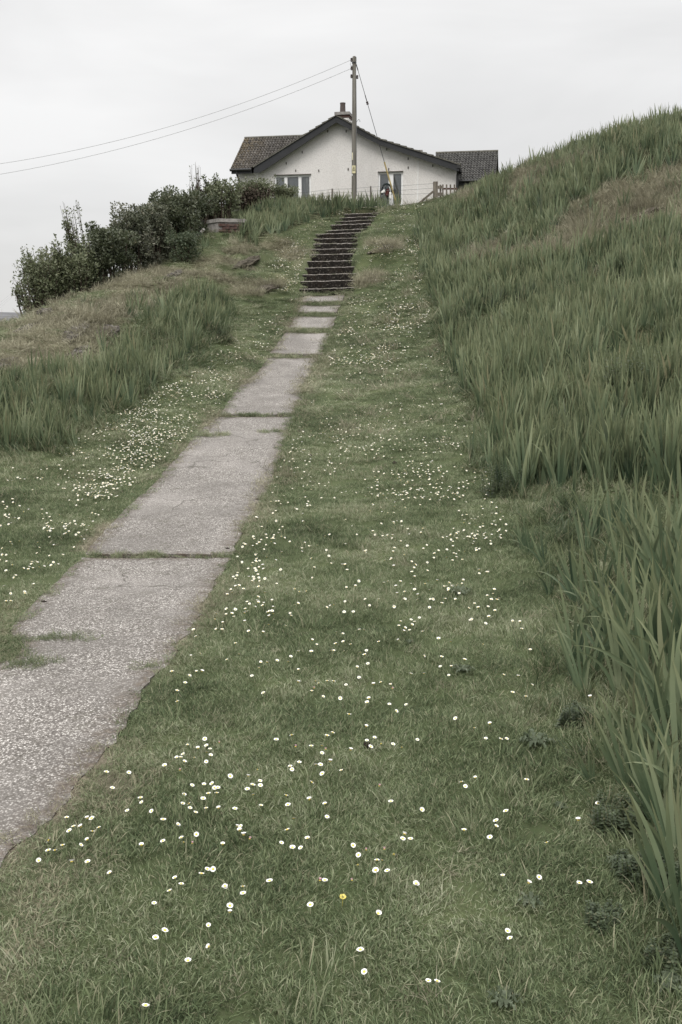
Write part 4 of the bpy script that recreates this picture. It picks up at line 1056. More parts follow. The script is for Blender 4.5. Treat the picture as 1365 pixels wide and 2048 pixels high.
for i in ni:
    r_ = x[i] > 0
    link("iris_plant", irisv[int(rng.integers(0, 10))], None, (x[i], y[i], z[i] - .015), (rng.normal(0, .08), rng.normal(-.06, .1), rng.uniform(0, 6.28)), (float(hgt[i]),) * 3,
         category="iris plant", label=("iris plant in the dense green stand on the right-hand bank" if r_ else "iris plant in the dense green stand left of the path"), group=("irises of the right-hand stand" if r_ else "irises of the left-hand stand"))
x, y, z, hgt = x[rest], y[rest], z[rest], hgt[rest]
print("iris rest", len(x), "near", len(ni))
scatter("iris_stand", irisv, np.stack([x, y, z - .02], 1), np.stack([rng.normal(0, .09, len(x)), rng.normal(-.05, .1, len(x)), rng.uniform(0, 6.28, len(x))], 1),
        np.stack([hgt * np.where(y > 20, 1.3, 1.05)] * 2 + [hgt], 1), rng.integers(0, 10, len(x)), {'dry': (rng.random(len(x)) < .10) * rng.uniform(.2, .7, len(x)) * .6 + .01},
        label="dense stands of green iris leaves on the banks", category="iris stand", kind="stuff")

# ------------------------------------------------------------------ daisies
def flowerhead(closed=0.0, pink=False, npet=14):
    V = []; F = []; R = .0080
    for k in range(npet):
        a = 2 * math.pi * k / npet; wd = .0030; c_, s_ = math.cos(a), math.sin(a)
        up = closed + rng.uniform(-.08, .08)
        pts = [(0.0025, 0), (R * .6, .62 * R * math.sin(up)), (R, R * math.sin(up) * 1.1)]
        o = len(V)
        for (r, zz), w2 in zip(pts, (.6, 1, .75)):
            r2 = r * math.cos(up * .9)
            V.append((r2 * c_ - s_ * wd * w2 * .9, r2 * s_ + c_ * wd * w2 * .9, zz)); V.append((r2 * c_ + s_ * wd * w2 * .9, r2 * s_ - c_ * wd * w2 * .9, zz))
        F += [(o, o + 1, o + 3, o + 2), (o + 2, o + 3, o + 5, o + 4)]
    return V, F
def discg():
    q = G(); q.lathe([(.0034, -.001), (.0040, .0006), (.0026, .0022), (.0008, .0026)], 8); return q
petm = []
for cl in (.18, .32, .6, 1.15):
    V, F = flowerhead(cl); petm.append(mesh("petals", V, F, M_PETAL if cl < 1 else M_PETALP))
discm = discg().me("flower_centre", M_DISC)
q = G(); q.tube([(0, 0, 0), (.004, .002, -.02), (.002, .004, -.05)], .0009, 4); stemm = q.me("stem", M_STEM)
def headmesh(k, sc_=1.0, stem=True):
    V, F = flowerhead((.2, .32, .55, .25)[k]); q = G(); q.add(V, F, 0)
    d = discg(); q.add(d.V, d.F, 1)
    if stem: q.tube([(0, 0, 0), (.004, .002, -.02), (.002, .004, -.05)], .0009, 4, 2)
    return q.me("daisy", [M_PETAL, M_DISC, M_STEM])
dm = [headmesh(k) for k in range(4)]
c2 = [(483, 112), (832, 35), (868, 38), (785, 48), (768, 45), (935, 62), (1006, 20), (1178, 53), (1188, 78, 1), (1085, 55), (1125, 40), (903, 138), (811, 126), (1060, 130), (1050, 158), (952, 215), (1210, 199), (1263, 174), (1172, 165), (748, 97), (761, 76, 1), (1045, 292), (1049, 358), (1091, 343), (1070, 402), (1127, 384), (1192, 397), (1240, 400), (1325, 362), (832, 332), (863, 326), (638, 340), (554, 370), (660, 408, 1), (745, 405), (804, 402), (824, 423, 1), (804, 438), (961, 410), (849, 476), (680, 491), (771, 513), (796, 507), (909, 521), (805, 549), (630, 516), (640, 531), (748, 589), (451, 532), (303, 571), (401, 573), (466, 600), (467, 616), (426, 620), (396, 638), (428, 664), (471, 717), (618, 710), (735, 704), (820, 722), (831, 781), (614, 862), (648, 791), (608, 669), (643, 965), (687, 968), (583, 932), (724, 908), (1117, 620, 1), (1180, 702), (1348, 750), (1254, 893), (1245, 917), (1287, 900), (973, 956), (1003, 1001), (1104, 1014), (1133, 1030), (1197, 995), (1045, 966, 1), (1145, 976, 1), (1000, 1050), (1160, 1089), (1097, 1079), (820, 1145), (968, 1136, 1), (1317, 1160), (793, 1125, 1), (164, 364), (70, 395), (126, 418), (172, 401), (192, 410), (174, 424), (196, 447), (44, 436), (32, 458), (107, 466), (172, 495), (53, 490), (243, 384, 1), (10, 470), (28, 525, 1), (159, 603), (95, 620), (203, 610), (218, 643), (235, 639), (229, 662), (183, 662), (155, 688), (52, 671), (43, 704), (78, 708), (83, 728), (171, 732), (239, 736), (328, 744), (114, 765), (358, 834), (340, 842), (354, 863), (376, 887), (409, 905, 1), (18, 824), (35, 890), (118, 893), (95, 932, 1), (50, 943), (262, 950), (209, 1078), (178, 1070), (146, 1113), (35, 1153), (275, 1180), (372, 1192), (0, 1110), (13, 100), (13, 149), (57, 49), (81, 5), (517, 1138)]
c4 = [(540, 162), (506, 187), (477, 229), (378, 183), (402, 155), (442, 155), (502, 125), (477, 115), (365, 106), (267, 237), (342, 258), (265, 303), (301, 298), (212, 337), (393, 348), (480, 357), (444, 270), (695, 68), (768, 10), (828, 78), (892, 118), (974, 142, 0), (773, 257), (890, 238), (599, 408), (926, 499), (1229, 498), (1328, 512), (1257, 612), (1139, 705), (902, 752), (850, 762), (1027, 886), (1142, 840), (797, 1161), (842, 565)]
c3 = [(82, 62), (441, 7), (345, 232), (418, 260), (376, 145), (297, 148), (452, 195), (31, 384), (220, 418), (135, 431), (198, 486), (280, 505), (312, 498), (140, 716), (64, 726), (85, 763), (421, 735), (812, 847), (308, 888), (253, 937), (255, 970), (78, 997), (219, 1047), (530, 1086), (290, 1250), (489, 1270), (709, 1307), (766, 1278), (432, 1303), (316, 1567), (329, 1608), (770, 265), (703, 952)]
DP = [(350 + q[0] / 2.73, 1350 + q[1] / 2.73, len(q) > 2 and q[2]) for q in c2] + [(q[0] / 2.73, 1600 + q[1] / 2.73, 0) for q in c4] + [(900 + q[0] / 2.738, 1300 + q[1] / 2.738, 0) for q in c3]
DP += [(721, 1912, 0), (729, 1955, 0), (857, 1976, 0), (875, 1966, 0), (833, 1775, 0), (621, 1812, 0), (650, 1770, 0), (460, 1825, 0), (757, 1837, 0), (213, 1545, 0), (258, 1548, 0), (330, 1540, 0), (225, 1580, 0), (283, 1605, 0)]
# lift: the head stands a few cm above the turf; choose the foot so that the head is where the photograph has it
def head_pos(px, py, hh):
    P, _ = ground_on(GH + hh, px, py); return P
hp = head_pos([q[0] for q in DP], [q[1] for q in DP], .052)
fields = [([(150, 890), (290, 805), (400, 735), (470, 685), (500, 640), (600, 600), (590, 640), (535, 705), (430, 828), (330, 925), (230, 1010), (150, 1010), (60, 960)], 1700, .8),
          ([(230, 1010), (190, 1080), (60, 1200), (0, 1240), (0, 930), (60, 960), (150, 1010)], 130, .8),
          ([(700, 595), (850, 565), (862, 640), (880, 720), (935, 800), (955, 900), (985, 1000), (1030, 1080), (1000, 1150), (900, 1200), (600, 1240), (440, 1260), (480, 1110), (590, 880), (655, 740), (692, 640)], 1200, 1.1),
          ([(700, 595), (850, 565), (862, 640), (800, 740), (650, 740), (692, 640)], 700, .8),
          ([(590, 590), (605, 540), (630, 470), (690, 428), (640, 440), (560, 490), (540, 530), (520, 590)], 520, .8),
          ([(752, 430), (850, 414), (836, 470), (846, 560), (700, 590), (722, 520), (735, 450)], 520, .9),
          ([(340, 1300), (430, 1245), (1000, 1195), (1080, 1330), (1000, 1375), (340, 1400)], 110, 1.0),
          ([(640, 436), (690, 426), (850, 412), (850, 417), (700, 430)], 110, .5)]
XX = []; YY = []
for poly, n_, cl in fields:
    xs_ = [p[0] for p in poly]; ys_ = [p[1] for p in poly]; m_ = n_ * 8
    a = rng.uniform(min(xs_), max(xs_), m_); c_ = rng.uniform(min(ys_), max(ys_), m_)
    k = inpoly(a, c_, poly); a, c_ = a[k], c_[k]
    Pw, ht = ground_at(a, c_)
    dn = fbm(Pw[:, 0] * 1.5, Pw[:, 1] * .9, 160, 3)
    pr = (.12 + .88 * smooth(.34, .66, dn)) ** cl * (.25 + .75 * smooth(.35, .6, fbm(Pw[:, 0] * 4, Pw[:, 1] * 2.6, 165, 2)))
    if poly[0] == (700, 595) and n_ > 1000: pr = pr * np.clip((1290 - c_) / 330, .12, 1)
    if poly[0] == (150, 890): pr = pr * np.clip(1.3 - np.abs((pathL(Pw[:, 1]) - Pw[:, 0]) - .75) * .9, .10, 1)
    k = (rng.random(len(a)) < pr) & (path_in(Pw[:, 0], Pw[:, 1]) < -.04) & (stair_in(Pw[:, 0], Pw[:, 1]) < -.05) & ht
    k = np.where(k)[0][:n_]
    XX.append(Pw[k, 0]); YY.append(Pw[k, 1])
XX = np.concatenate(XX); YY = np.concatenate(YY); o = np.argsort(YY); XX, YY = XX[o], YY[o]
nsolo = max(0, 298 - len(DP))
print("daisies", len(DP), len(XX), nsolo)
def tilt(): return (rng.normal(.12, .25), rng.normal(0, .25), rng.uniform(0, 6.28))
for i, (p, q) in enumerate(zip(hp, DP)):
    pk = bool(q[2]); s_ = rng.uniform(.85, 1.2) * (.75 if pk else 1)
    r = empty("daisy", p, category="daisy", label=("small pinkish half closed daisy in the foreground lawn" if pk else "white daisy in the short grass of the foreground lawn"), group=("pink tinged daisies of the foreground lawn" if pk else "daisies of the foreground lawn"))
    r.rotation_euler = tilt(); r.scale = (s_,) * 3
    link("petals", petm[3] if pk else petm[int(rng.integers(0, 3)) if rng.random() > .5 else 0], r); link("flower_centre", discm, r); link("stem", stemm, r)
for i in range(min(nsolo, len(XX))):
    s_ = rng.uniform(.8, 1.2); lf = XX[i] < pathL(YY[i])
    link("daisy", dm[int(rng.integers(0, 4))], None, (XX[i], YY[i], float(H(XX[i], YY[i])) + .05), tilt(), (s_,) * 3, category="daisy",
         label=("white daisy in the lawn left of the path" if lf else "white daisy in the lawn right of the path"), group=("daisies left of the path" if lf else "daisies right of the path"))
a, c_ = XX[nsolo:], YY[nsolo:]; n_ = len(a); s_ = rng.uniform(.85, 1.25, n_) * np.clip(c_ / 13, 1, 1.6)
scatter("daisies", dm, np.stack([a, c_, H(a, c_) + .052 * np.clip(c_ / 14, 1, 1.5)], 1), np.stack([rng.normal(.15, .3, n_), rng.normal(0, .25, n_), rng.uniform(-.5, .5, n_)], 1), np.stack([s_] * 3, 1), rng.integers(0, 4, n_), {'dry': np.zeros(n_)},
        label="countless small white daisies dotted over the lawn beside path and steps", category="daisies", kind="stuff")
# buttercup
p = head_pos([686], [1800], .04)[0]; q = G()
for k in range(5):
    a = k * 1.2566; q.add([(.002 * math.cos(a), .002 * math.sin(a), 0), (.009 * math.cos(a - .62), .009 * math.sin(a - .62), .003), (.010 * math.cos(a), .010 * math.sin(a), .004), (.009 * math.cos(a + .62), .009 * math.sin(a + .62), .003)], [(0, 1, 2, 3)])
q.tube([(0, 0, 0), (.003, 0, -.04)], .001, 4)
q.obj("buttercup", M_BUTTER, None, loc=p, rot=(.3, .1, 0), label="single yellow buttercup among the daisies at the bottom of the lawn", category="buttercup")

# ------------------------------------------------------------------ shrubs of the hedge
def shrub(base, top, hw, mat, leafn, leafl, label, depth=1.0, lean=0.0, gap=.2, stems=9, name="shrub", wisp=0, low=.1, clumps=16):
    Hh = top; r = empty(name, base, category="shrub", label=label)
    tw = G(); cl = []
    for k in range(stems):
        a = 2 * math.pi * (k + random.random()) / stems; rr = hw * random.uniform(.25, .85)
        e_ = Vector((math.cos(a) * rr + lean * Hh, math.sin(a) * rr * depth, Hh * random.uniform(.6, .9)))
        b0 = Vector((math.cos(a) * .08, math.sin(a) * .08, -.15)); md_ = b0.lerp(e_, .5) + Vector((random.uniform(-.1, .1), random.uniform(-.1, .1), .1))
        tw.tube([b0, md_, e_], [.035, .022, .008], 5)
        for j in range(3):
            f_ = md_.lerp(e_, random.random()); g_ = f_ + Vector((random.uniform(-.3, .3), random.uniform(-.3, .3), random.uniform(.1, .4))) * hw; tw.tube([f_, g_], [.012, .004], 4)
            cl.append((g_, hw * random.uniform(.18, .32)))
        cl.append((e_, hw * random.uniform(.3, .48)))
    for k in range(clumps):
        a = random.uniform(0, 2 * math.pi); zz = random.uniform(low, .92); rr = hw * random.uniform(.3, .85) * math.sqrt(max(.1, 1 - (zz - .45) ** 2 * 2.2))
        cl.append((Vector((math.cos(a) * rr + lean * zz * Hh, math.sin(a) * rr * depth, zz * Hh)), hw * random.uniform(.24, .42)))
    tips = []
    for k in range(wisp):
        a = random.uniform(0, 2 * math.pi); b0 = Vector((math.cos(a) * hw * .3, math.sin(a) * hw * .3, Hh * .2)); e_ = Vector((math.cos(a) * hw * random.uniform(.2, .95) + lean * Hh, math.sin(a) * hw * .6, Hh * random.uniform(.8, 1.12)))
        tw.tube([b0, b0.lerp(e_, .5) + Vector((random.uniform(-.08, .08), 0, .04)), e_], [.014, .008, .003], 4); tips.append((b0, e_))
    tw.obj("stems", M_BARK, r)
    n = leafn; ci = rng.integers(0, len(cl), n)
    c0 = np.array([tuple(c_[0]) for c_ in cl])[ci]; cr2 = np.array([c_[1] for c_ in cl])[ci]
    d = rng.normal(size=(n, 3)); d /= np.linalg.norm(d, axis=1)[:, None]
    pos = c0 + d * (cr2 * rng.uniform(.45, 1.08, n) ** .6)[:, None] * np.array([1, 1, .85])
    if tips:
        m_ = int(n * .35); ti = rng.integers(0, len(tips), m_); A0 = np.array([tuple(t[0]) for t in tips])[ti]; A1 = np.array([tuple(t[1]) for t in tips])[ti]; t_ = rng.uniform(.2, 1, m_)[:, None]
        pos[:m_] = A0 + (A1 - A0) * t_ + rng.normal(0, .035, (m_, 3))
    pos[:, 2] = np.maximum(pos[:, 2], .02)
    ax = rng.normal(size=(n, 3)) + d * .8; ax[:, 2] += .4; ax /= np.linalg.norm(ax, axis=1)[:, None]
    sd = np.cross(ax, rng.normal(size=(n, 3))); sd /= np.linalg.norm(sd, axis=1)[:, None] + 1e-9
    L = leafl * rng.uniform(.6, 1.3, n)[:, None]; wd = L * .24
    V = np.stack([pos, pos + ax * L * .5 + sd * wd, pos + ax * L, pos + ax * L * .5 - sd * wd], 1).reshape(-1, 3)
    F = np.arange(4 * n).reshape(n, 4)
    bt = np.repeat(rng.random(n), 4)
    o = link("foliage", mesh("foliage", V, F, mat, attrs={'bt': bt, 'tip': np.zeros(4 * n)}), r)
    return r
def sh(px, by, ty, hwpx, Y, *a, **k):
    B_ = C(px, by, Y); B_[2] = float(H(B_[0], B_[1])) - .04
    T = C(px, ty, Y); return shrub(B_, float(T[2] - B_[2]), hwpx / FPX * Y, *a, **k)
sh(92, 606, 510, 44, 24.6, M_LEAFO, 5200, .07, "wispy olive shrub at the far left end of the hedge", stems=12, wisp=26, lean=-.10, clumps=22, low=.02)
sh(64, 612, 560, 18, 24.2, M_LEAFO, 900, .065, "small sparse shrub leaning out at the lowest left tip of the hedge", stems=6, wisp=10, lean=-.2, clumps=5, low=.02)
sh(112, 600, 500, 40, 25.4, M_LEAFO, 4200, .075, "rounded olive shrub between the end shrub and its bushier neighbour", stems=9, wisp=14, clumps=24, low=.02)
sh(150, 592, 486, 46, 25.3, M_LEAFO, 6200, .075, "olive green bushy shrub below the tall thin sapling", stems=10, wisp=22, clumps=26, low=.02)
sh(172, 575, 422, 20, 26.8, M_LEAFO, 2600, .07, "tall thin sapling rising alone above the left part of the hedge", stems=7, wisp=26, lean=-.13, clumps=0, name="sapling")
sh(192, 580, 474, 42, 25.9, M_LEAF, 5200, .08, "dark rounded shrub just right of the tall sapling", stems=8, clumps=26, low=.02)
sh(225, 568, 450, 46, 26.3, M_LEAF, 6500, .085, "dark green leafy shrub left of the pale blossoming bushes", stems=8, clumps=32, low=.02)
sh(270, 548, 410, 46, 27.3, M_LEAFP, 7000, .085, "greyish pale leaved shrub in the middle of the hedge", stems=8, clumps=34, low=.02)
sh(312, 530, 402, 40, 27.9, M_LEAFP, 6000, .085, "pale blossoming shrub just left of the tallest dark bush", stems=8, clumps=30, low=.02)
sh(350, 510, 374, 46, 28.8, M_LEAF, 8000, .09, "tallest dark leathery leaved bush in the hedge", stems=8, clumps=36, low=.02)
sh(392, 490, 380, 34, 30.6, M_LEAF, 5000, .085, "dark bush directly behind the concrete tank", stems=8, clumps=26, low=.02)
sh(392, 480, 340, 15, 31.4, M_LEAFO, 320, .06, "bare twiggy sapling sticking up behind the tank", stems=7, wisp=18, clumps=0, name="sapling")
sh(445, 452, 358, 42, 32.0, M_LEAFO, 4600, .08, "leggy shrub with bare stems beside the left corner of the house", stems=18, wisp=10, clumps=18, low=.62)
sh(415, 462, 368, 24, 32.4, M_BARK, 2600, .09, "brown dead looking bush next to the leggy shrub", stems=14, wisp=14, clumps=12, low=.2)
sh(515, 436, 374, 44, 34.2, M_LEAFO, 5200, .07, "round twiggy shrub in front of the left-hand window", stems=16, wisp=18, clumps=18, low=.6)
sh(566, 420, 378, 26, 34.6, M_LEAFO, 2400, .07, "smaller grey green shrub against the left-hand window", stems=10, wisp=12, clumps=10, low=.45)
sh(500, 446, 392, 46, 33.9, M_BARK, 4600, .08, "dark brown thicket low between the two twiggy shrubs", stems=18, wisp=24, clumps=20, low=.05)
sh(95, 606, 520, 46, 25.6, M_LEAF, 4200, .08, "shrub of the hedge's back row behind the olive end shrubs", stems=6, clumps=30, low=0)
sh(185, 586, 486, 50, 27.0, M_LEAF, 5000, .085, "dark shrub of the hedge's back row behind the tall sapling", stems=6, clumps=30, low=0)
sh(250, 560, 440, 50, 28.0, M_LEAF, 5000, .085, "dark shrub of the hedge's back row behind the pale ones", stems=6, clumps=30, low=0)
sh(325, 530, 412, 54, 29.4, M_LEAF, 5500, .085, "dark shrub of the hedge's back row beside the tallest bush", stems=6, clumps=34, low=0)
sh(372, 508, 472, 36, 27.2, M_NETTLE, 4600, .06, "low round clump of green foliage in front of the tank and hedge", stems=6, clumps=18, low=.05)
# ------------------------------------------------------------------ herbs, thistles, rocks, clods
def herb(px, py, hpx, wpx, label, mat=M_NETTLE, n=500, ll=.045, name="nettle_clump", cat="nettles"):
    p, _ = ground_at([px], [py]); p = p[0]; hh = hpx / FPX * p[1]; ww = wpx / FPX * p[1]
    r = empty(name, p, category=cat, label=label); st = G(); V = []; BT = []
    ns = max(5, int(n / 40)); per = n // ns
    for k in range(ns):
        a = random.uniform(0, 6.28); rr = ww * math.sqrt(random.random()); b0 = Vector((math.cos(a) * rr, math.sin(a) * rr, 0)); e_ = b0 + Vector((random.uniform(-.2, .2) * hh, random.uniform(-.2, .2) * hh, hh * random.uniform(.6, 1.05)))
        st.tube([b0, e_], [.003, .0015], 4)
        for j in range(per):
            t = (j + .5) / per; c_ = b0.lerp(e_, t); an = j * 2.4; L = ll * (1.15 - .7 * t) * random.uniform(.7, 1.2); dr = Vector((math.cos(an), math.sin(an), random.uniform(-.25, .35))).normalized(); sd = dr.cross(Vector((0, 0, 1))).normalized() * L * .3
            V += [c_, c_ + dr * L * .5 + sd, c_ + dr * L, c_ + dr * L * .5 - sd]; BT += [random.random()] * 4
    st.obj("stems", M_STEM, r)
    V = np.array([tuple(v) for v in V]); link("foliage", mesh("foliage", V, np.arange(len(V)).reshape(-1, 4), mat, attrs={'bt': BT, 'tip': np.zeros(len(V))}), r)
for a in [(1010, 992, 75, 45, "dark feathery weed clump at the lower corner of the iris stand", M_NETTLE, 1500, .035), (950, 925, 50, 14, "small dark stalked weed at the lawn edge", M_NETTLE, 300, .03), (1300, 800, 110, 90, "dark ferny bush standing among the irises on the bank", M_NETTLE, 4200, .05),
          (440, 680, 55, 26, "nettle patch at the right end of the left iris stand", M_NETTLE, 1300, .05), (1150, 1450, 50, 40, "dark weeds at the foot of the foreground irises", M_NETTLE, 900, .025), (1240, 1650, 60, 70, "tangled dark weeds under the lowest iris leaves", M_NETTLE, 1500, .025),
          (1330, 1780, 90, 60, "dark weeds in the bottom right corner below the irises", M_NETTLE, 1400, .025), (1270, 1760, 55, 60, "dark weeds tangled with long grass right of the lowest plants", M_NETTLE, 1000, .022), (1350, 1930, 60, 60, "weedy tangle in the last bottom right corner", M_NETTLE, 900, .022), (1210, 1850, 40, 40, "low dark feathery weed beside the long grass at lower right", M_NETTLE, 600, .02), (470, 474, 14, 26, "ferny growth in front of the tank's brick side", M_NETTLE, 500, .05)]:
    herb(a[0], a[1], a[2], a[3], a[4], a[5], a[6], a[7], "weed_clump", "weeds")
def thistle(px, py, spx, label, n=13):
    p, _ = ground_at([px], [py]); p = p[0]; Rr = .8 * spx / FPX * p[1]
    r = empty("thistle", p + [0, 0, .01], category="thistle", label=label)
    for k in range(n):
        a = 2 * math.pi * k / n + random.uniform(-.3, .3); L = Rr * random.uniform(.7, 1.1); V = []; F = []; sg = 13
        for s_ in range(sg + 1):
            t = s_ / sg; w_ = .11 * Rr * math.sin(math.pi * min(1, t * .9 + .08)) * (1.0 if s_ % 2 else .22) + .002; rr = L * t; zz = (.15 + .3 * random.random()) * Rr * math.sin(t * 2.4) + (.02 * (s_ % 2)) * Rr
            for sd, up in ((-1, .05 * Rr * (s_ % 2)), (0, 0), (1, .05 * Rr * (s_ % 2))): V.append((rr * math.cos(a) - sd * w_ * math.sin(a), rr * math.sin(a) + sd * w_ * math.cos(a), zz + up))
        for s_ in range(sg): o = 3 * s_; F += [(o, o + 1, o + 4, o + 3), (o + 1, o + 2, o + 5, o + 4)]
        m_ = len(V); link("leaf", mesh("leaf", V, F, M_THISTLE, attrs={'bt': [random.random()] * m_, 'tip': [0] * m_}), r)
for a in [(920, 1192, 36, "flat grey green thistle in the lawn below the daisy band"), (925, 1350, 34, "grey thistle rosette left of the foreground irises"), (1070, 1492, 55, "large spiny thistle rosette in the lower right lawn"), (1250, 1740, 60, "spreading grey thistle under the lowest irises"),
          (1010, 2015, 55, "pale spiny thistle cut by the bottom edge of the picture"), (1335, 1985, 60, "grey thistle in the bottom right corner"), (1060, 1815, 40, "faint small thistle in the lower right lawn"), (1120, 1630, 20, "tiny thistle rosette near the lower weeds"), (820, 1290, 14, "tiny grey rosette in the middle of the lawn")]:
    thistle(*a)
def rock(px0, py0, px1, py1, thick, label, name="rock_outcrop", mat=M_ROCK, cat="rock", prot=.55):
    A_ = ground_at([px0], [py0])[0][0]; B_ = ground_at([px1], [py1])[0][0]; c_ = (A_ + B_) / 2; L = np.linalg.norm(B_ - A_) / 2
    bm = bmesh.new(); bmesh.ops.create_icosphere(bm, subdivisions=3, radius=1)
    th_ = thick / FPX * c_[1]; ph = random.random() * 50
    for v in bm.verts:
        p = v.co.copy(); n_ = fbm(np.array([p.x * 2 + ph]), np.array([p.y * 2 + p.z * 3 + ph]), 5, 3)[0]; n2 = fbm(np.array([p.x * 6 + ph]), np.array([p.z * 6 + p.y * 4]), 6, 3)[0]
        f_ = .72 + .5 * n_ + .35 * (n2 - .5); v.co = Vector((p.x * L * f_, p.y * th_ * 1.8 * f_, round(p.z * 2.2 + n2) / 2.2 * th_ * f_ * .8))
    me = bpy.data.meshes.new(name); bm.to_mesh(me); bm.free(); me.materials.append(mat)
    d = B_ - A_; o = link(name, me, None, c_ + [0, 0, th_ * (prot - .5)], (0, -math.atan2(d[2], math.hypot(d[0], d[1])), math.atan2(d[1], d[0])), None, label=label, category=cat); return o
rock(137, 688, 172, 650, 13, "pale lichened rock ledge breaking out of the knoll")
rock(134, 722, 176, 695, 9, "low broken rock edge below the largest ledge")
rock(203, 674, 226, 660, 12, "dark rock with an overhang at the right end of the ledges")
rock(0, 744, 30, 722, 11, "pale rock at the left edge above the irises")
rock(82, 632, 98, 620, 8, "small upright grey stone high on the knoll")
rock(104, 613, 114, 610, 5, "small dark stone near the crest of the knoll")
rock(330, 562, 364, 542, 6, "thin rock band in dry grass below the hedge")
rock(28, 670, 74, 650, 6, "low dark rock seam at the left of the knoll")
rock(700, 577, 709, 568, 5, "pale stone at the right end of the bottom step")
M_EARTH = plain("bare_earth", (.075, .066, .052), .95, .1, .5, 16, .6)
for a in [(198, 676, 232, 656, 11, "dark brown earth overhang at the right end of the rock ledges"), (55, 664, 92, 646, 8, "brown eroded earth edge high on the left knoll"), (500, 588, 560, 574, 9, "long low brown turf ledge left of the lowest steps"),
          (470, 540, 520, 516, 8, "brown hummock edge in the dry grass below the irises"), (735, 512, 790, 496, 7, "dark hollow edge on the hummock right of the steps"), (1240, 452, 1340, 424, 16, "eroded brown earth ledge high on the right-hand bank")]:
    rock(*a, name="earth_ledge", mat=M_EARTH, cat="earth ledge", prot=.45)
for k, (px, py, s_, lab) in enumerate([(735, 1496, 9, "dark clod lying in the middle of the foreground lawn"), (88, 1208, 5, "dark clod on the left part of the nearest slab"), (455, 1101, 5, "dark clod at the right end of the first joint"), (516, 1001, 4, "dark clod on the right edge of the second slab"), (115, 1260, 3, "small dark lump on the nearest slab beside the turf"),
                                        (655, 672, 3, "dark lump at the right edge of the fourth slab"), (358, 1238, 3.5, "small dark lump near the right side of the nearest slab"), (300, 1350, 6, "dark soil lump on the crumbled right path edge"), (790, 928, 5, "dark molehill like lump in the lawn"), (622, 915, 4, "flat dark lump right of the second slab")]):
    rock(px - s_, py, px + s_, py, s_ * .8, lab, "clod", M_SOIL, "clod", .75)
# brown tussocks
def tussock(px, py, hpx, wpx, label, dark=False):
    p, _ = ground_at([px], [py]); p = p[0]; n = 420; hh = hpx / FPX * p[1]; ww = wpx / FPX * p[1]
    ph = rng.uniform(0, 6.28, n); rr = ww * .5 * np.sqrt(rng.random(n)); root = np.stack([rr * np.cos(ph), rr * np.sin(ph) * .7], 1)
    V, F, bt, tp_ = ribbons(n, root, ph + rng.normal(0, .5, n), rng.uniform(.5, 1.2, n) * hh, rng.uniform(.004, .008, n), np.stack([rng.uniform(.05, .5, n), rng.uniform(.2, 1.6, n)], 1), 4)
    link("dead_tussock", mesh("dead_tussock", V, F, M_STRAW, attrs={'bt': bt, 'tip': tp_}), None, p - [0, 0, .02], category="grass tussock", label=label)
for a in [(1180, 480, 62, 80, "largest brown dead tussock among the irises on the bank"), (975, 525, 40, 70, "brown dead grass tussock in the left part of the bank"), (1120, 515, 44, 90, "reddish brown tussock just below the largest one"), (1310, 420, 48, 70, "brown stalky tussock high at the right of the bank"),
          (765, 505, 12, 40, "straw tussock on the hummock right of the steps"), (722, 570, 18, 22, "dead grass hanging over the right end of the lower steps"), (1340, 500, 34, 40, "dead stalks at the right edge of the bank"), (1060, 372, 22, 50, "faint brown patch of dead grass near the crest"), (300, 705, 14, 20, "thin straw tuft among the left irises"),
          (545, 575, 24, 55, "straw coloured tussock left of the lowest steps"), (500, 590, 22, 60, "straw coloured tussock at the top of the left iris stand")]:
    tussock(*a)
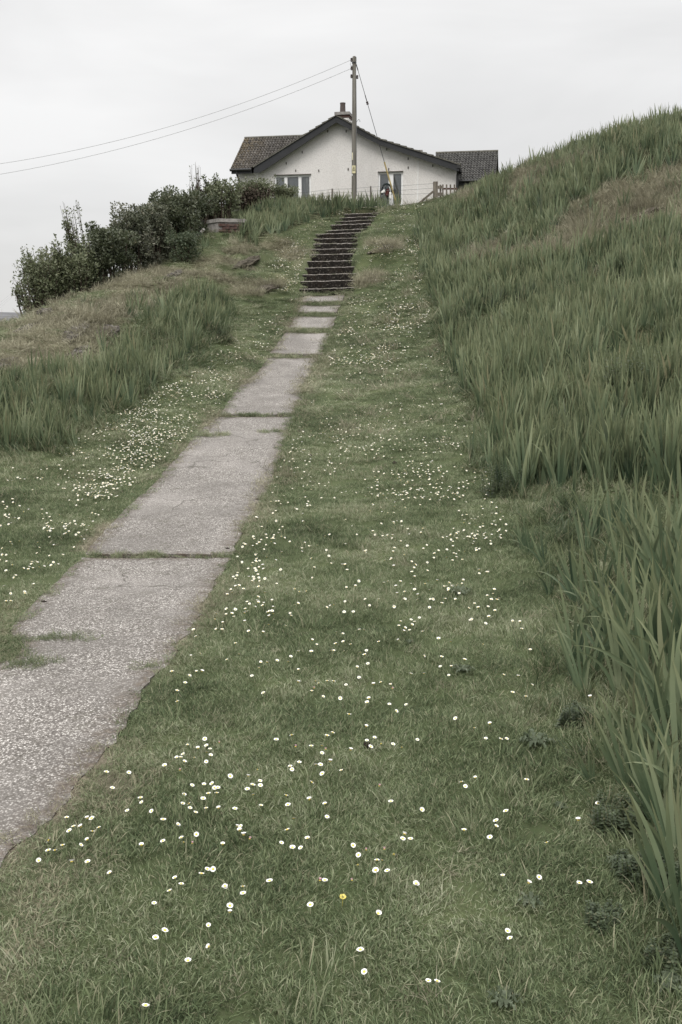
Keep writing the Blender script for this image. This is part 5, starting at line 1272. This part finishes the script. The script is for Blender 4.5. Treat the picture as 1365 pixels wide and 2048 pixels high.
# grass in the path joints and on the crept-in turf
jx = []; jy = []
for (a0, a1), (b0, b1) in zip(cuts[:-1], cuts[1:]):
    mid = (a1 + b0) / 2; n_ = int(60 + 40 * (mid > 20)); t = rng.random(n_); yy = rng.uniform(a1 - .02, b0 + .03, n_)
    xx = pathL(yy) + (pathR(yy) - pathL(yy)) * t; k = rng.random(n_) < np.where(mid > 20, 1, np.where(t < .5, .9, .45)); jx.append(xx[k]); jy.append(yy[k])
n_ = 260; yy = rng.normal(4.72, .22, n_); xx = pathL(yy) + rng.uniform(-.1, .30, n_) * np.exp(-((yy - 4.72) / .3) ** 2); jx.append(xx); jy.append(yy)
for (px, py, s_, n_) in [(68, 1332, .05, 16), (405, 872, .10, 14), (445, 871, .06, 8), (545, 866, .08, 8), (300, 1335, .05, 14), (100, 1278, .10, 40), (20, 1325, .12, 50)]:
    p, _ = ground_on(BASE, [px], [py]); jx.append(rng.normal(p[0, 0], s_, n_)); jy.append(rng.normal(p[0, 1], s_ * .5, n_))
for ci, (y0, y1) in enumerate(cuts[:4]):
    for y in np.arange(max(y0, 2.2), y1, .03 if y0 < 7 else .05):
        jr = (fbm(np.array([y * 2.6]), np.array([ci + 7.5]), 95)[0] - .5) * (.12 if y < 8 else .10) + (fbm(np.array([y * 11.]), np.array([ci + 2.5]), 92, 3)[0] - .5) * .07
        xe = float(pathR(y)) + jr - .02; gap_ = max(float(pathR(y)) - xe, 0) + .05
        m_ = int(1 + gap_ / .045); jx.append(xe + .035 + rng.random(m_) * gap_); jy.append(np.full(m_, y) + rng.normal(0, .015, m_))
# foot of the stairs
n_ = 60; jx.append(rng.uniform(sLx[0], sRx[0], n_)); jy.append(rng.uniform(PY1, sY[0] - .02, n_))
jx = np.concatenate(jx); jy = np.concatenate(jy); n_ = len(jx); s_ = np.clip(jy / 9, .62, 2.2)
scatter("joint_grass", grassv, np.stack([jx, jy, bil(BASE, jx, jy) - .005], 1), np.stack([rng.normal(0, .2, n_), rng.normal(0, .2, n_), rng.uniform(0, 6.28, n_)], 1), np.stack([s_, s_, np.minimum(s_, 1) * .75], 1), rng.integers(0, 8, n_), {'dry': rng.uniform(.05, .35, n_)},
        label="turf creeping over the slab joints and the broken path edge", category="grass", kind="stuff")
print("meshes", len(bpy.data.meshes), "objects", len(bpy.data.objects))
